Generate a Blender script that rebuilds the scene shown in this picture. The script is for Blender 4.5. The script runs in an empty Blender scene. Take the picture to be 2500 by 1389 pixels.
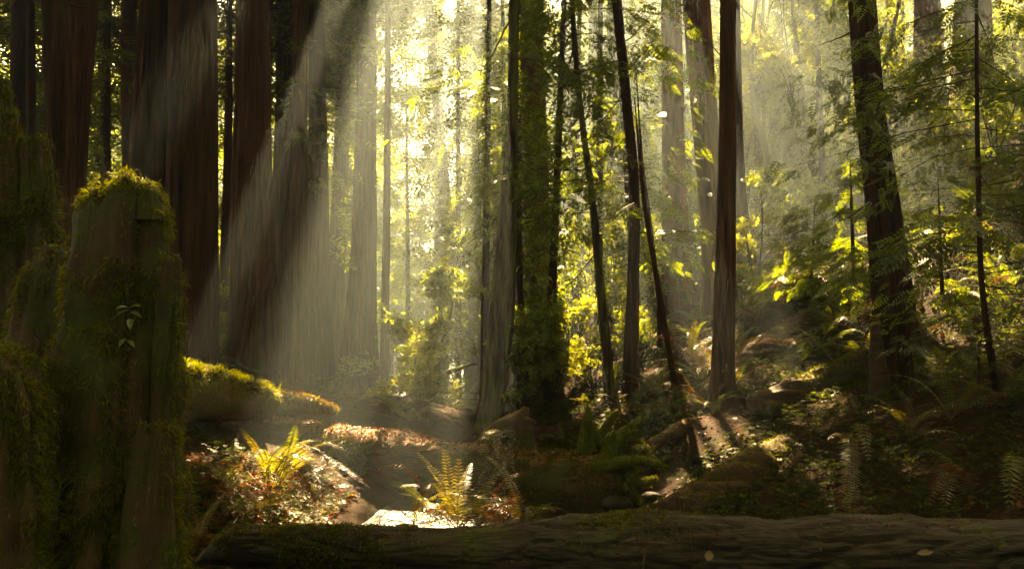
import bpy, math
import numpy as np
from mathutils import Vector, Matrix

# ------------------------------------------------------------------ camera, sky, sun, exposure
scene = bpy.context.scene
col = scene.collection
F_PX, W_PX, H_PX, HORIZON = 2100.0, 2500.0, 1389.0, 850.0      # photograph pixel frame
CAM = np.array([0.0, 0.0, 1.65])
PITCH = math.atan((HORIZON - H_PX / 2) / F_PX)
cd = bpy.data.cameras.new('camera')
cam = bpy.data.objects.new('camera', cd); col.objects.link(cam)
cam.location = CAM
cam.rotation_euler = (math.pi / 2 + PITCH, 0, 0)
cd.sensor_fit = 'HORIZONTAL'; cd.sensor_width = 36.0
cd.lens = 36.0 * F_PX / W_PX
cd.clip_start = 0.05; cd.clip_end = 3000
scene.camera = cam

CP, SP = math.cos(PITCH), math.sin(PITCH)
def ray(px, py):
    cx, cy = (px - W_PX / 2) / F_PX, (H_PX / 2 - py) / F_PX
    return np.array([cx, CP - cy * SP, SP + cy * CP])
def P(px, py, d):                                   # photograph pixel + distance along Y -> world point
    r = ray(px, py); return CAM + r * (d / r[1])
def M_PX(d): return d / F_PX                        # metres per photo pixel at distance d

s_ = ray(1225, -1050); SUN = s_ / np.linalg.norm(s_)             # direction towards the sun
SUN_EL = math.asin(SUN[2]); SUN_AZ = math.atan2(SUN[0], SUN[1])
w = bpy.data.worlds.new('World'); scene.world = w; w.use_nodes = True
nt = w.node_tree
bg = nt.nodes['Background']
sky = nt.nodes.new('ShaderNodeTexSky'); sky.sky_type = 'NISHITA'; sky.sun_disc = False
sky.sun_elevation = SUN_EL; sky.sun_rotation = SUN_AZ
sky.air_density = 0.08; sky.dust_density = 1.3; sky.ozone_density = 0.0
nt.links.new(sky.outputs[0], bg.inputs[0]); bg.inputs[1].default_value = 0.05
ld = bpy.data.lights.new('sun', 'SUN'); ld.energy = 5.0; ld.angle = math.radians(0.55); ld.color = (1.0, 0.92, 0.78)
sun = bpy.data.objects.new('sun', ld); col.objects.link(sun)
sun.rotation_euler = Vector(SUN).to_track_quat('Z', 'Y').to_euler()
vs = scene.view_settings
vs.view_transform = 'Standard'; vs.look = 'None'; vs.gamma = 1.0; vs.use_curve_mapping = False
vs.exposure = 4.2
vs.use_white_balance = True; vs.white_balance_temperature = 15500; vs.white_balance_tint = 15
HAZE_DENSITY, HAZE_G, HAZE_COL = 0.0062, 0.55, (0.72, 0.95, 1.0)

cy_ = scene.cycles
cy_.use_denoising = True
try: cy_.denoiser = 'OPENIMAGEDENOISE'
except Exception: pass
cy_.max_bounces = 4; cy_.diffuse_bounces = 2; cy_.glossy_bounces = 2; cy_.transmission_bounces = 2
cy_.volume_bounces = 0; cy_.transparent_max_bounces = 4
cy_.caustics_reflective = False; cy_.caustics_refractive = False
cy_.sample_clamp_indirect = 4.0; cy_.sample_clamp_direct = 12.0
cy_.use_adaptive_sampling = True; cy_.adaptive_threshold = 0.012

rng = np.random.default_rng(11)

# ------------------------------------------------------------------ helpers
def _hash(ix, iy, iz):
    h = (ix * 374761393 + iy * 668265263 + iz * 2147483647 // 3 * 7) & 0xffffffff
    h = ((h ^ (h >> 13)) * 1274126177) & 0xffffffff
    return ((h ^ (h >> 16)) & 0xffff) / 32767.5 - 1.0
def vnoise(p):
    p = np.asarray(p, float); i = np.floor(p).astype(np.int64); f = p - i
    u = f * f * (3 - 2 * f); r = 0
    for dx in (0, 1):
        for dy in (0, 1):
            for dz in (0, 1):
                wgt = (u[:, 0] if dx else 1 - u[:, 0]) * (u[:, 1] if dy else 1 - u[:, 1]) * (u[:, 2] if dz else 1 - u[:, 2])
                r = r + wgt * _hash(i[:, 0] + dx, i[:, 1] + dy, i[:, 2] + dz)
    return r
def fbm(p, o=3):
    p = np.asarray(p, float); a, r = 1.0, 0
    for k in range(o):
        r = r + a * vnoise(p * 2 ** k + 17.3 * k); a *= .5
    return r
def norm(v): return v / np.maximum(np.linalg.norm(v, axis=-1, keepdims=True), 1e-9)

OFF = {}                                            # world offset of each parent
def thing(name, label, cat, loc, group=None):
    o = bpy.data.objects.new(name, None); col.objects.link(o)
    o.empty_display_size = .1
    o.location = tuple(float(v) for v in loc); OFF[o.name] = np.array(loc, float)
    o['label'] = label; o['category'] = cat
    if group: o['group'] = group
    return o
def mesh_data(name, V, faces, mat, smooth=False):
    """faces: list of (n,k) int arrays"""
    me = bpy.data.meshes.new(name)
    V = np.ascontiguousarray(V, np.float32)
    fl = [np.asarray(f, np.int32) for f in faces if len(f)]
    loops = np.concatenate([f.ravel() for f in fl])
    cnt = np.concatenate([np.full(len(f), f.shape[1], np.int32) for f in fl])
    st = np.concatenate([[0], np.cumsum(cnt)[:-1]]).astype(np.int32)
    me.vertices.add(len(V)); me.vertices.foreach_set('co', V.ravel())
    me.loops.add(len(loops)); me.loops.foreach_set('vertex_index', loops)
    me.polygons.add(len(cnt)); me.polygons.foreach_set('loop_start', st); me.polygons.foreach_set('loop_total', cnt)
    if smooth: me.polygons.foreach_set('use_smooth', np.ones(len(cnt), bool))
    me.update(calc_edges=True)
    me.materials.append(mat)
    return me
def mk(name, V, faces, mat, parent=None, smooth=False, label=None, cat=None, group=None, kind=None):
    V = np.asarray(V, float)
    if parent is not None: V = V - OFF[parent.name]
    o = bpy.data.objects.new(name, mesh_data(name, V, faces, mat, smooth)); col.objects.link(o)
    if parent is not None:
        o.parent = parent; OFF[o.name] = OFF[parent.name]
    else: OFF[o.name] = np.zeros(3)
    if label: o['label'] = label
    if cat: o['category'] = cat
    if group: o['group'] = group
    if kind: o['kind'] = kind
    return o
def put(name, me, parent, loc=(0, 0, 0), rot=None, sc=1.0, world=False):
    o = bpy.data.objects.new(name, me); col.objects.link(o); o.parent = parent
    l = np.array(loc, float)
    if world: l = l - OFF[parent.name]
    o.location = tuple(l)
    if rot is not None: o.rotation_euler = rot
    o.scale = (sc,) * 3 if np.isscalar(sc) else sc
    return o

class MB:                                           # mesh collector
    def __init__(s): s.V = []; s.F = {}; s.n = 0
    def add(s, V, *faces):
        for f in faces:
            f = np.asarray(f)
            if len(f): s.F.setdefault(f.shape[1], []).append(f + s.n)
        s.V.append(np.asarray(V, float)); s.n += len(V)
    def done(s): return np.concatenate(s.V), [np.concatenate(v) for v in s.F.values()]

def frames(path):
    path = np.asarray(path, float); T = norm(np.gradient(path, axis=0))
    ref = np.array([1., 0, 0]) if abs(T[0][2]) > .7 else np.array([0, 0, 1.])
    N = []
    n = norm(ref - T[0] * ref.dot(T[0]))
    for t in T:
        n = norm(n - t * n.dot(t)); N.append(n)
    N = np.array(N); return T, N, np.cross(T, N)
def resample(path, rad, n):
    path = np.asarray(path, float); rad = np.asarray(rad, float)
    s = np.concatenate([[0], np.cumsum(np.linalg.norm(np.diff(path, axis=0), axis=1))])
    t = np.linspace(0, s[-1], n)
    # smooth (catmull-like) through cubic hermite
    m = np.gradient(path, s, axis=0, edge_order=1); mr = np.gradient(rad, s)
    k = np.clip(np.searchsorted(s, t, 'right') - 1, 0, len(s) - 2)
    h = s[k + 1] - s[k]; u = (t - s[k]) / h
    a, b, c, d = 2*u**3 - 3*u**2 + 1, u**3 - 2*u**2 + u, -2*u**3 + 3*u**2, u**3 - u**2
    X = lambda v, mm, e: (a*v[k].T).T if 0 else None
    pp = a[:, None]*path[k] + (b*h)[:, None]*m[k] + c[:, None]*path[k+1] + (d*h)[:, None]*m[k+1]
    rr = np.interp(t, s, rad)
    return pp, rr
def tube(path, rad, seg=8, cap=True, bump=None):
    """bump(theta, arclength, points)-> relative radius offset"""
    path = np.asarray(path, float); n = len(path)
    rad = np.broadcast_to(np.asarray(rad, float), (n,))
    T, N, B = frames(path)
    th = np.linspace(0, 2*np.pi, seg, endpoint=False)
    ring = np.cos(th)[None, :, None]*N[:, None] + np.sin(th)[None, :, None]*B[:, None]
    R = np.repeat(rad[:, None], seg, 1)
    if bump is not None: R = R * (1 + bump(path[:, None] + ring*R[..., None], ring))
    V = (path[:, None] + ring*R[..., None]).reshape(-1, 3)
    i = np.arange(n-1)[:, None]*seg; j = np.arange(seg)[None]; j2 = (j+1) % seg
    Q = np.stack([i+j, i+j2, i+seg+j2, i+seg+j], -1).reshape(-1, 4)
    if not cap: return V, [Q]
    V = np.concatenate([V, path[:1], path[-1:]])
    a = np.arange(seg); b = (a+1) % seg
    T1 = np.stack([b, a, np.full(seg, n*seg)], -1); T2 = np.stack([(n-1)*seg+a, (n-1)*seg+b, np.full(seg, n*seg+1)], -1)
    return V, [Q, np.concatenate([T1, T2])]

def sample_surface(V, faces, n, rg=rng, weight=None):
    tris = []
    for f in faces:
        f = np.asarray(f)
        if f.shape[1] == 3: tris.append(f)
        else: tris += [f[:, [0, 1, 2]], f[:, [0, 2, 3]]]
    t = np.concatenate(tris); a, b, c = V[t[:, 0]], V[t[:, 1]], V[t[:, 2]]
    cr = np.cross(b-a, c-a); A = np.linalg.norm(cr, axis=1)
    nn = cr / np.maximum(A[:, None], 1e-12); wgt = A
    if weight is not None: wgt = A * np.maximum(weight((a+b+c)/3, nn), 0)
    k = rg.choice(len(t), n, p=wgt/wgt.sum())
    u, v = rg.random(n), rg.random(n); m = u+v > 1; u[m], v[m] = 1-u[m], 1-v[m]
    return a[k]+(b-a)[k]*u[:, None]+(c-a)[k]*v[:, None], nn[k]

# templates for leaves: arrays of rhombi (m,4,3) in a spray frame: x along the twig, y sideways, z normal
def feather(pairs, side, width, sweep=.35, taper=.75, tip=True, x0=.08, curl=.0):
    out = []
    for k in range(pairs):
        x = x0 + (1-x0)*k/pairs
        L = side*(1-taper*(k/pairs)**1.5)*(.75 if k == 0 else 1)
        for sg in (-1, 1):
            d = np.array([sweep, sg*1.0, 0]); d /= np.linalg.norm(d); nrm = np.array([-d[1], d[0], 0])*sg
            b = np.array([x, 0, 0]); e = b + d*L + np.array([0, 0, -curl*L])
            m = b + d*L*.45
            out.append([b, m + nrm*width*.5, e, m - nrm*width*.5])
    if tip: out.append([[1-.12, 0, 0], [1.0, width*.5, 0], [1+side*.5, 0, 0], [1.0, -width*.5, 0]])
    return np.array(out, float)
T_FAR = feather(2, .52, .24)
T_MID = feather(3, .44, .16)
T_FINE = feather(6, .34, .11, sweep=.6)
T_BROAD = np.array([[[0, 0, 0], [.45, .27, .05], [1, 0, -.06], [.45, -.27, .05]]], float)
T_TUFT = np.concatenate([T_BROAD*np.array([1, 1, 1]), T_BROAD[:, :, [1, 0, 2]]*np.array([.8, -.9, 1]), T_BROAD[:, :, [1, 0, 2]]*np.array([.8, .9, 1])])
T_CLOVER = []
for k_ in range(3):
    a_ = k_*2*math.pi/3; c_, s2 = math.cos(a_), math.sin(a_)
    R_ = np.array([[c_, -s2, 0], [s2, c_, 0], [0, 0, 1]])
    T_CLOVER.append((np.array([[.02, 0, 0], [.75, .5, .05], [.85, 0, -.02], [.75, -.5, .05]]) @ R_.T))
T_CLOVER = np.array(T_CLOVER)
def scatter(tmpl, pos, ax, up, size):
    """place the rhombus template at pos with x axis ax and normal ~up -> V, quads"""
    ax = norm(ax); ay = norm(np.cross(up, ax)); az = np.cross(ax, ay)
    n, m = len(pos), len(tmpl)
    t = tmpl.reshape(-1, 3)
    s = np.broadcast_to(np.asarray(size, float), (n,))[:, None, None]
    V = pos[:, None] + s*(t[None, :, :1]*ax[:, None] + t[None, :, 1:2]*ay[:, None] + t[None, :, 2:]*az[:, None])
    return V.reshape(-1, 3), np.arange(n*m*4).reshape(-1, 4)
def rdir(n, rg=rng): return norm(rg.normal(size=(n, 3)))

# ------------------------------------------------------------------ materials
def mat_new(name):
    m = bpy.data.materials.new(name); m.use_nodes = True
    t = m.node_tree; t.nodes.clear()
    return m, t, t.nodes.new('ShaderNodeOutputMaterial')
def nd(t, kind, **kw):
    n = t.nodes.new(kind)
    for k, v in kw.items():
        if k in n.inputs: n.inputs[k].default_value = v
        else: setattr(n, k, v)
    return n
def ramp(t, fac, stops):
    r = t.nodes.new('ShaderNodeValToRGB'); e = r.color_ramp.elements
    while len(e) < len(stops): e.new(.5)
    for q, (p, c) in zip(e, stops): q.position = p; q.color = (*c, 1)
    t.links.new(fac, r.inputs[0]); return r.outputs[0]
def mixc(t, fac, a, b, mode='MIX'):
    m = t.nodes.new('ShaderNodeMix'); m.data_type = 'RGBA'; m.blend_type = mode
    for sock, v in ((m.inputs[0], fac), (m.inputs[6], a), (m.inputs[7], b)):
        if hasattr(v, 'links'): t.links.new(v, sock)
        elif np.isscalar(v): sock.default_value = v
        else: sock.default_value = (*v, 1)
    return m.outputs[2]
def coords(t, scale=(1, 1, 1), kind='Object'):
    c = t.nodes.new('ShaderNodeTexCoord'); m = t.nodes.new('ShaderNodeMapping'); m.inputs['Scale'].default_value = scale
    t.links.new(c.outputs[kind], m.inputs[0]); return m.outputs[0]
def noise(t, vec, scale, detail=4, rough=.55, dist=0):
    n = nd(t, 'ShaderNodeTexNoise', Scale=scale, Detail=detail, Roughness=rough, Distortion=dist)
    t.links.new(vec, n.inputs['Vector']); return n.outputs['Fac']
def surf(t, out, color, rough=.85, bump=None, bstr=.4, bdist=.03, spec=.25):
    p = nd(t, 'ShaderNodeBsdfPrincipled', Roughness=rough); p.inputs['Specular IOR Level'].default_value = spec
    if hasattr(color, 'links'): t.links.new(color, p.inputs['Base Color'])
    else: p.inputs['Base Color'].default_value = (*color, 1)
    if bump is not None:
        b = nd(t, 'ShaderNodeBump', Strength=bstr, Distance=bdist); t.links.new(bump, b.inputs['Height'])
        t.links.new(b.outputs[0], p.inputs['Normal'])
    t.links.new(p.outputs[0], out.inputs[0]); return p
def bark_mat(name, c1, c2, green=0.15, gcol=(.07, .075, .015), vs_=1.0):
    m, t, out = mat_new(name)
    v = coords(t, (15*vs_, 15*vs_, .9*vs_)); n1 = noise(t, v, 1.0, 7, .66, .12)
    v2 = coords(t, (48, 48, 2.4)); n2 = noise(t, v2, 1.0, 3, .6)
    c = ramp(t, n1, [(.34, tuple(x*.22 for x in c1)), (.5, c1), (.66, c2)])
    c = mixc(t, n2, c, tuple(x*1.5 for x in c2), 'MULTIPLY') if 0 else c
    v3 = coords(t, (1.1, 1.1, .35)); n3 = noise(t, v3, 1.3, 5, .6)
    v4 = coords(t, (14, 14, 1.5)); n4 = noise(t, v4, 1.0, 3, .6)
    mu = nd(t, 'ShaderNodeMath', operation='MULTIPLY'); t.links.new(n3, mu.inputs[0]); t.links.new(n4, mu.inputs[1])
    g = ramp(t, mu.outputs[0], [(.36-green*.5, (0, 0, 0)), (.46-green*.5, (1, 1, 1))])
    c = mixc(t, g, c, gcol)
    ad = nd(t, 'ShaderNodeMath', operation='ADD'); t.links.new(n1, ad.inputs[0]); t.links.new(n2, ad.inputs[1])
    surf(t, out, c, .9, ad.outputs[0], 1.0, .09, .12); return m
def leaf_mat(name, dif, tra, hvar=.03, vvar=.5, gloss=.06, tmix=.55):
    m, t, out = mat_new(name)
    g = t.nodes.new('ShaderNodeNewGeometry'); rnd = g.outputs['Random Per Island']
    oi = t.nodes.new('ShaderNodeObjectInfo')
    hm = nd(t, 'ShaderNodeMapRange'); t.links.new(rnd, hm.inputs[0]); hm.inputs[3].default_value = .5-hvar; hm.inputs[4].default_value = .5+hvar
    w1 = nd(t, 'ShaderNodeMath', operation='FRACT'); w2 = nd(t, 'ShaderNodeMath', operation='MULTIPLY'); w2.inputs[1].default_value = 7.31
    t.links.new(rnd, w2.inputs[0]); t.links.new(w2.outputs[0], w1.inputs[0])
    vm = nd(t, 'ShaderNodeMapRange'); t.links.new(w1.outputs[0], vm.inputs[0]); vm.inputs[3].default_value = 1-vvar; vm.inputs[4].default_value = 1+vvar*.6
    om = nd(t, 'ShaderNodeMapRange'); t.links.new(oi.outputs['Random'], om.inputs[0]); om.inputs[3].default_value = .8; om.inputs[4].default_value = 1.15
    vv = nd(t, 'ShaderNodeMath', operation='MULTIPLY'); t.links.new(vm.outputs[0], vv.inputs[0]); t.links.new(om.outputs[0], vv.inputs[1])
    outs = []
    for c in (dif, tra):
        h = nd(t, 'ShaderNodeHueSaturation'); h.inputs['Color'].default_value = (*c, 1)
        t.links.new(hm.outputs[0], h.inputs['Hue']); t.links.new(vv.outputs[0], h.inputs['Value']); outs.append(h.outputs[0])
    d = nd(t, 'ShaderNodeBsdfDiffuse'); t.links.new(outs[0], d.inputs[0])
    tr = nd(t, 'ShaderNodeBsdfTranslucent'); t.links.new(outs[1], tr.inputs[0])
    mx = nd(t, 'ShaderNodeMixShader'); mx.inputs[0].default_value = tmix
    t.links.new(d.outputs[0], mx.inputs[1]); t.links.new(tr.outputs[0], mx.inputs[2])
    gl = nd(t, 'ShaderNodeBsdfGlossy', Roughness=.35); gl.inputs[0].default_value = (1, 1, 1, 1)
    m2 = nd(t, 'ShaderNodeMixShader'); m2.inputs[0].default_value = gloss
    t.links.new(mx.outputs[0], m2.inputs[1]); t.links.new(gl.outputs[0], m2.inputs[2])
    t.links.new(m2.outputs[0], out.inputs[0]); return m
def wood_mat(name, c1, c2, mossc=(.085, .10, .012), moss=.0, axis='X', rough=.8, litter=None, msc=2.2):
    """weathered log: grain along axis, moss in patches, optional leaf litter on the upper side"""
    m, t, out = mat_new(name)
    sc = {'X': (1.2, 14, 14), 'Z': (12, 12, .9), 'Y': (14, 1.2, 14)}[axis]
    n1 = noise(t, coords(t, sc), 1.0, 6, .6, .4); n2 = noise(t, coords(t), msc, 5, .65)
    n5 = noise(t, coords(t, tuple(x*3 for x in sc)), 1.2, 4, .6)
    c = ramp(t, n1, [(.3, tuple(x*.3 for x in c1)), (.5, c1), (.75, c2)])
    if moss > 0:
        g = ramp(t, n2, [(.62-moss*.5, (0, 0, 0)), (.72-moss*.5, (1, 1, 1))])
        mc = ramp(t, noise(t, coords(t), 38, 3, .7), [(.3, tuple(x*.35 for x in mossc)), (.7, mossc)])
        c = mixc(t, g, c, mc)
    if litter is not None:
        gm = t.nodes.new('ShaderNodeNewGeometry'); sp = t.nodes.new('ShaderNodeSeparateXYZ'); t.links.new(gm.outputs['Normal'], sp.inputs[0])
        nl = noise(t, coords(t), 7, 5, .7); mu = nd(t, 'ShaderNodeMath', operation='MULTIPLY'); t.links.new(sp.outputs['Z'], mu.inputs[0]); t.links.new(nl, mu.inputs[1])
        c = mixc(t, ramp(t, mu.outputs[0], [(.36, (0, 0, 0)), (.46, (1, 1, 1))]), c, litter)
    ad = nd(t, 'ShaderNodeMath', operation='ADD'); t.links.new(n1, ad.inputs[0]); t.links.new(n5, ad.inputs[1])
    surf(t, out, c, rough, ad.outputs[0], .6, .03, .3); return m
def ground_mat():
    m, t, out = mat_new('forest_floor')
    n1 = noise(t, coords(t), 3.1, 8, .7); n2 = noise(t, coords(t), 24, 5, .75); n3 = noise(t, coords(t), .7, 4, .6)
    c = ramp(t, n2, [(.3, (.008, .004, .002)), (.5, (.028, .013, .006)), (.68, (.065, .028, .011)), (.8, (.12, .05, .018))])
    g = ramp(t, n1, [(.5, (0, 0, 0)), (.66, (1, 1, 1))])
    c = mixc(t, g, c, ramp(t, n2, [(.35, (.012, .018, .004)), (.7, (.05, .065, .012))]))
    ad = nd(t, 'ShaderNodeMath', operation='ADD'); t.links.new(n1, ad.inputs[0]); t.links.new(n2, ad.inputs[1])
    surf(t, out, c, .95, ad.outputs[0], .9, .05, .1); return m
def flat_mat(name, c, rough=.8, nz=30, var=.5, spec=.25):
    m, t, out = mat_new(name)
    n = noise(t, coords(t), nz, 4, .6)
    surf(t, out, ramp(t, n, [(.3, tuple(x*(1-var) for x in c)), (.7, tuple(min(1, x*(1+var*.5)) for x in c))]), rough, n, .4, .01, spec); return m

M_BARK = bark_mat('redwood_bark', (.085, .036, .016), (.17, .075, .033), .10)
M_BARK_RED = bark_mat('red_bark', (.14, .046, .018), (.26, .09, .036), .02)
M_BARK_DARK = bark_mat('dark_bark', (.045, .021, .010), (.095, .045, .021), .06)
M_BARK_LICHEN = bark_mat('lichen_bark', (.05, .033, .02), (.10, .065, .035), .30, (.14, .15, .05))
M_TWIG = flat_mat('twig_bark', (.035, .022, .012), .9, 20)
M_MOSSTWIG = flat_mat('mossy_twig', (.10, .10, .018), .95, 40, .6)
M_RED_LEAF = leaf_mat('redwood_needles', (0.042, 0.072, 0.009), (0.2, 0.26, 0.022), .025, .5, .03, .6)
M_FAR_LEAF = leaf_mat('far_needles', (0.05, 0.075, 0.012), (0.28, 0.335, 0.04), .03, .5, .03, .6)
M_DARK_LEAF = leaf_mat('dark_fir_needles', (0.045, 0.07, 0.012), (0.15, 0.2, 0.022), .02, .4)  # dark needles, less translucent than the redwood ones
M_BROAD = leaf_mat('broad_leaves', (0.07, 0.1, 0.012), (0.25, 0.31, 0.026), .035, .45, .03, .62)
M_GOLD = leaf_mat('gold_leaves', (0.095, 0.105, 0.014), (0.31, 0.33, 0.034), .03, .45, .03, .62)
M_FERN = leaf_mat('fern_green', (0.06, 0.08, 0.012), (0.17, 0.195, 0.018), .012, .25, .05)
M_FERN_GOLD = leaf_mat('fern_gold', (0.1, 0.08, 0.014), (0.23, 0.175, 0.022), .012, .3, .06)
M_FERN_DEAD = leaf_mat('fern_dead', (0.1, 0.034, 0.01), (0.22, 0.07, 0.012), .015, .3, .02)
M_CLOVER = leaf_mat('sorrel_leaves', (.045, .07, .010), (.12, .16, .012), .02, .6, .01)
M_LITTER = leaf_mat('leaf_litter', (.11, .034, .008), (.20, .055, .01), .025, .6, .01, .3)
M_MOSS = leaf_mat('moss_strands', (0.075, 0.088, 0.007), (0.23, 0.23, 0.015), .025, .65, .01)
M_STUMP = wood_mat('stump_wood', (.05, .031, .016), (.11, .07, .036), moss=.36, axis='Z', mossc=(.05, .06, .006), msc=4.0)
M_FRONT = wood_mat('grey_log_wood', (.026, .019, .013), (.062, .048, .034), moss=.12, axis='X', mossc=(.06, .072, .01), rough=.7)
M_LOG_MOSS = wood_mat('mossy_log_wood', (.12, .065, .03), (.21, .12, .055), moss=.38, axis='X', mossc=(.10, .105, .012))
M_LOG_BIG = wood_mat('big_log_wood', (.06, .034, .018), (.12, .068, .034), moss=.34, axis='X', mossc=(.06, .068, .010), litter=(.20, .10, .045))
M_LOG_DARK = wood_mat('dark_log_wood', (.045, .026, .014), (.09, .05, .026), moss=.26, axis='X', mossc=(.05, .06, .010), litter=(.09, .045, .02))
M_ROOT = wood_mat('root_moss', (.05, .035, .018), (.08, .055, .03), moss=.75, axis='Z', mossc=(.085, .11, .010), msc=3)
M_GROUND = ground_mat()
M_STONE = flat_mat('creek_stone', (.03, .024, .015), .75, 9, .7, .2)
M_PLANK = flat_mat('bridge_timber', (.10, .07, .045), .8, 6)
M_DRYLEAF = flat_mat('dry_leaf', (.30, .20, .13), .7, 30, .3)
M_GLOSSLEAF = leaf_mat('glossy_leaf', (.05, .085, .015), (.16, .22, .03), .0, .2, .05, .3)
def water_mat():
    m, t, out = mat_new('creek_water')
    n = noise(t, coords(t, (1, 1, 1)), 9, 3, .6, .4)
    surf(t, out, (.012, .013, .008), .34, n, .7, .06, .9); return m
M_WATER = water_mat()

# ------------------------------------------------------------------ terrain
CRK = np.array([(-10, -3.0), (3, -2.2), (6, -1.5), (8, -.95), (10, -.2), (12.5, .45), (15, .55), (18, -.1), (22, -1.6), (28, -2.6), (40, -3.2), (70, -5), (400, -20)])
def creek_x(y): return np.interp(y, CRK[:, 0], CRK[:, 1])
# (photo x, photo y, distance) of points where the ground is seen
CTRL = [(470, 900, 12), (630, 930, 15.5), (720, 945, 18), (780, 935, 20.5), (840, 935, 30), (870, 996, 24), (940, 1012, 20), (545, 900, 22),
        (1198, 1040, 13), (1265, 1035, 19), (1340, 795, 24), (1490, 990, 14), (1540, 965, 13), (1660, 1040, 12), (1610, 765, 13.5),
        (1655, 775, 20), (1750, 785, 17), (1765, 978, 11), (1825, 705, 18.5), (2205, 998, 9), (2430, 990, 7.2), (1900, 600, 20), (2000, 620, 17),
        (2450, 450, 15), (2100, 450, 25), (1950, 730, 14), (1420, 930, 15), (1420, 800, 19), (1350, 1010, 14.5), (1330, 930, 17), (1850, 1000, 9.5), (2000, 1080, 8.0),
        (2300, 1180, 6.6), (2000, 1240, 6.8), (1700, 1210, 8.2), (1600, 1230, 8.0), (1560, 1090, 10), (600, 1205, 7.2), (520, 1180, 7.6), (470, 1230, 6.6), (700, 1265, 6.5), (735, 1235, 7.3),
        (1120, 1285, 6.5), (1200, 1290, 6.3), (900, 1330, 5.8), (1400, 1060, 12), (1050, 1040, 17), (450, 1120, 9), (300, 1000, 9), (100, 900, 11), (250, 800, 16)]
CPT = np.array([P(*c) for c in CTRL])
CPT = np.concatenate([CPT, np.array([[-1.7, 4.1, .35], [0, 4, .3], [2, 4, .35], [0, 0, .1], [-3, 0, .2], [3, 0, .3], [-1.1, 8.0, -.22], [-.75, 8.8, -.25], [-1.3, 7.2, -.2], [-1.25, 7.5, -.2], [-.95, 6.8, -.16], [-1.2, 8.2, -.2], [-.7, 7.3, -.2], [-1.15, 6.5, -.1], [.3, 12.2, -.25], [.55, 14.5, -.25], [.3, 16.5, -.25], [-.8, 20, -.25], [-1.6, 23, -.2],
                                     [-2.8, 8.3, .62], [-3.6, 9.2, .8], [1.5, 8.4, .02], [.9, 9.6, .0], [-3.6, 5.5, .5], [.3, 5.3, .1], [.8, 5.6, .08], [.6, 6.5, -.05], [1.2, 6.8, 0], [1.0, 7.6, -.05], [1.8, 6.0, .1], [2.4, 5.4, .2], [3.2, 5.2, .35], [-.4, 5.2, .15], [.2, 7.6, -.1], [.4, 8.4, -.15], [1.5, 7.6, 0.]])])
def base_h(x, y):
    u = x - creek_x(y)
    r = np.maximum(u - .85, 0); l = np.maximum(-u - 1.1, 0)
    far = np.clip((y-20)/60, 0, 1)
    right = .55*r/(1 + .010*r) * (1 + .25*far)
    left = np.where(l < 4, .34*l, 1.36 + .10*(l-4)) + far*np.maximum(l-3, 0)*.12
    bed = -.28*np.exp(-(u/.8)**2) - 0.02
    h = bed + right + left
    return 15*np.tanh(h/15)
CB = CPT[:, 2] - base_h(CPT[:, 0], CPT[:, 1])
def H(x, y, detail=True):
    x = np.atleast_1d(np.asarray(x, float)); y = np.atleast_1d(np.asarray(y, float)); sh = x.shape
    xf, yf = x.ravel(), y.ravel(); out = np.zeros(len(xf))
    for k in range(0, len(xf), 20000):
        X, Y = xf[k:k+20000], yf[k:k+20000]
        d2 = (X[:, None]-CPT[None, :, 0])**2 + ((Y[:, None]-CPT[None, :, 1]))**2
        sg = .55 + .045*CPT[:, 1]
        wt = np.exp(-d2/(2*sg[None]**2)) + 1e-9; wide = np.exp(-d2/(2*(3*sg[None])**2))
        res = (wt*CB).sum(1)/(wt.sum(1)+.06); rw = (wide*CB).sum(1)/(wide.sum(1)+.25)
        k1 = wt.sum(1)/(wt.sum(1)+.06)
        out[k:k+20000] = base_h(X, Y) + res + (1-k1)*rw
    if detail:
        p = np.stack([xf, yf, 0*xf], 1)
        am = np.clip((out+.05)/.4, .15, 1)
        out = out + am*(.07*fbm(p*.9, 3) + .025*fbm(p*4.1+3, 2))
    return out.reshape(sh)
def ground_pt(px, py, d0=None):
    """first hit of the pixel ray with the terrain"""
    ys = np.linspace(4.5, 60, 600); r = ray(px, py)
    pts = CAM + r[None]*(ys/r[1])[:, None]
    h = H(pts[:, 0], pts[:, 1], False); k = np.argmax(pts[:, 2] <= h)
    if not (pts[:, 2] <= h).any(): k = len(ys)-1
    q = pts[k].copy(); q[2] = H(q[0], q[1])[0]; return q
def axis_coords(lo, hi, step, far_lo, far_hi, grow=1.13):
    c = list(np.arange(lo, hi, step)); s = step; v = c[-1]
    while v < far_hi: s *= grow; v += s; c.append(v)
    s = step; v = c[0]; l = []
    while v > far_lo: s *= grow; v -= s; l.append(v)
    return np.array(l[::-1]+c)
gx = axis_coords(-7, 9, .11, -900, 900); gy = axis_coords(3, 21, .11, -300, 1400)
GX, GY = np.meshgrid(gx, gy)
GZ = H(GX, GY)
nx, ny = len(gx), len(gy)
ii = (np.arange(ny-1)[:, None]*nx + np.arange(nx-1)[None]).ravel()
gq = np.stack([ii, ii+1, ii+nx+1, ii+nx], -1)
mk('ground', np.stack([GX.ravel(), GY.ravel(), GZ.ravel()], 1), [gq], M_GROUND, smooth=True, kind='structure', label='leaf strewn forest floor sloping up from the creek on both sides')
wx, wy = np.meshgrid(np.linspace(-8, 5, 30), np.linspace(3, 60, 100)); wi = (np.arange(99)[:, None]*30+np.arange(29)[None]).ravel()
mk('creek_water', np.stack([wx.ravel() + 0*wy.ravel(), wy.ravel(), np.full(wx.size, -.03)], 1), [np.stack([wi, wi+1, wi+31, wi+30], -1)], M_WATER, smooth=True, kind='structure', label='shallow creek glinting in sunlight between the banks')

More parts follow.
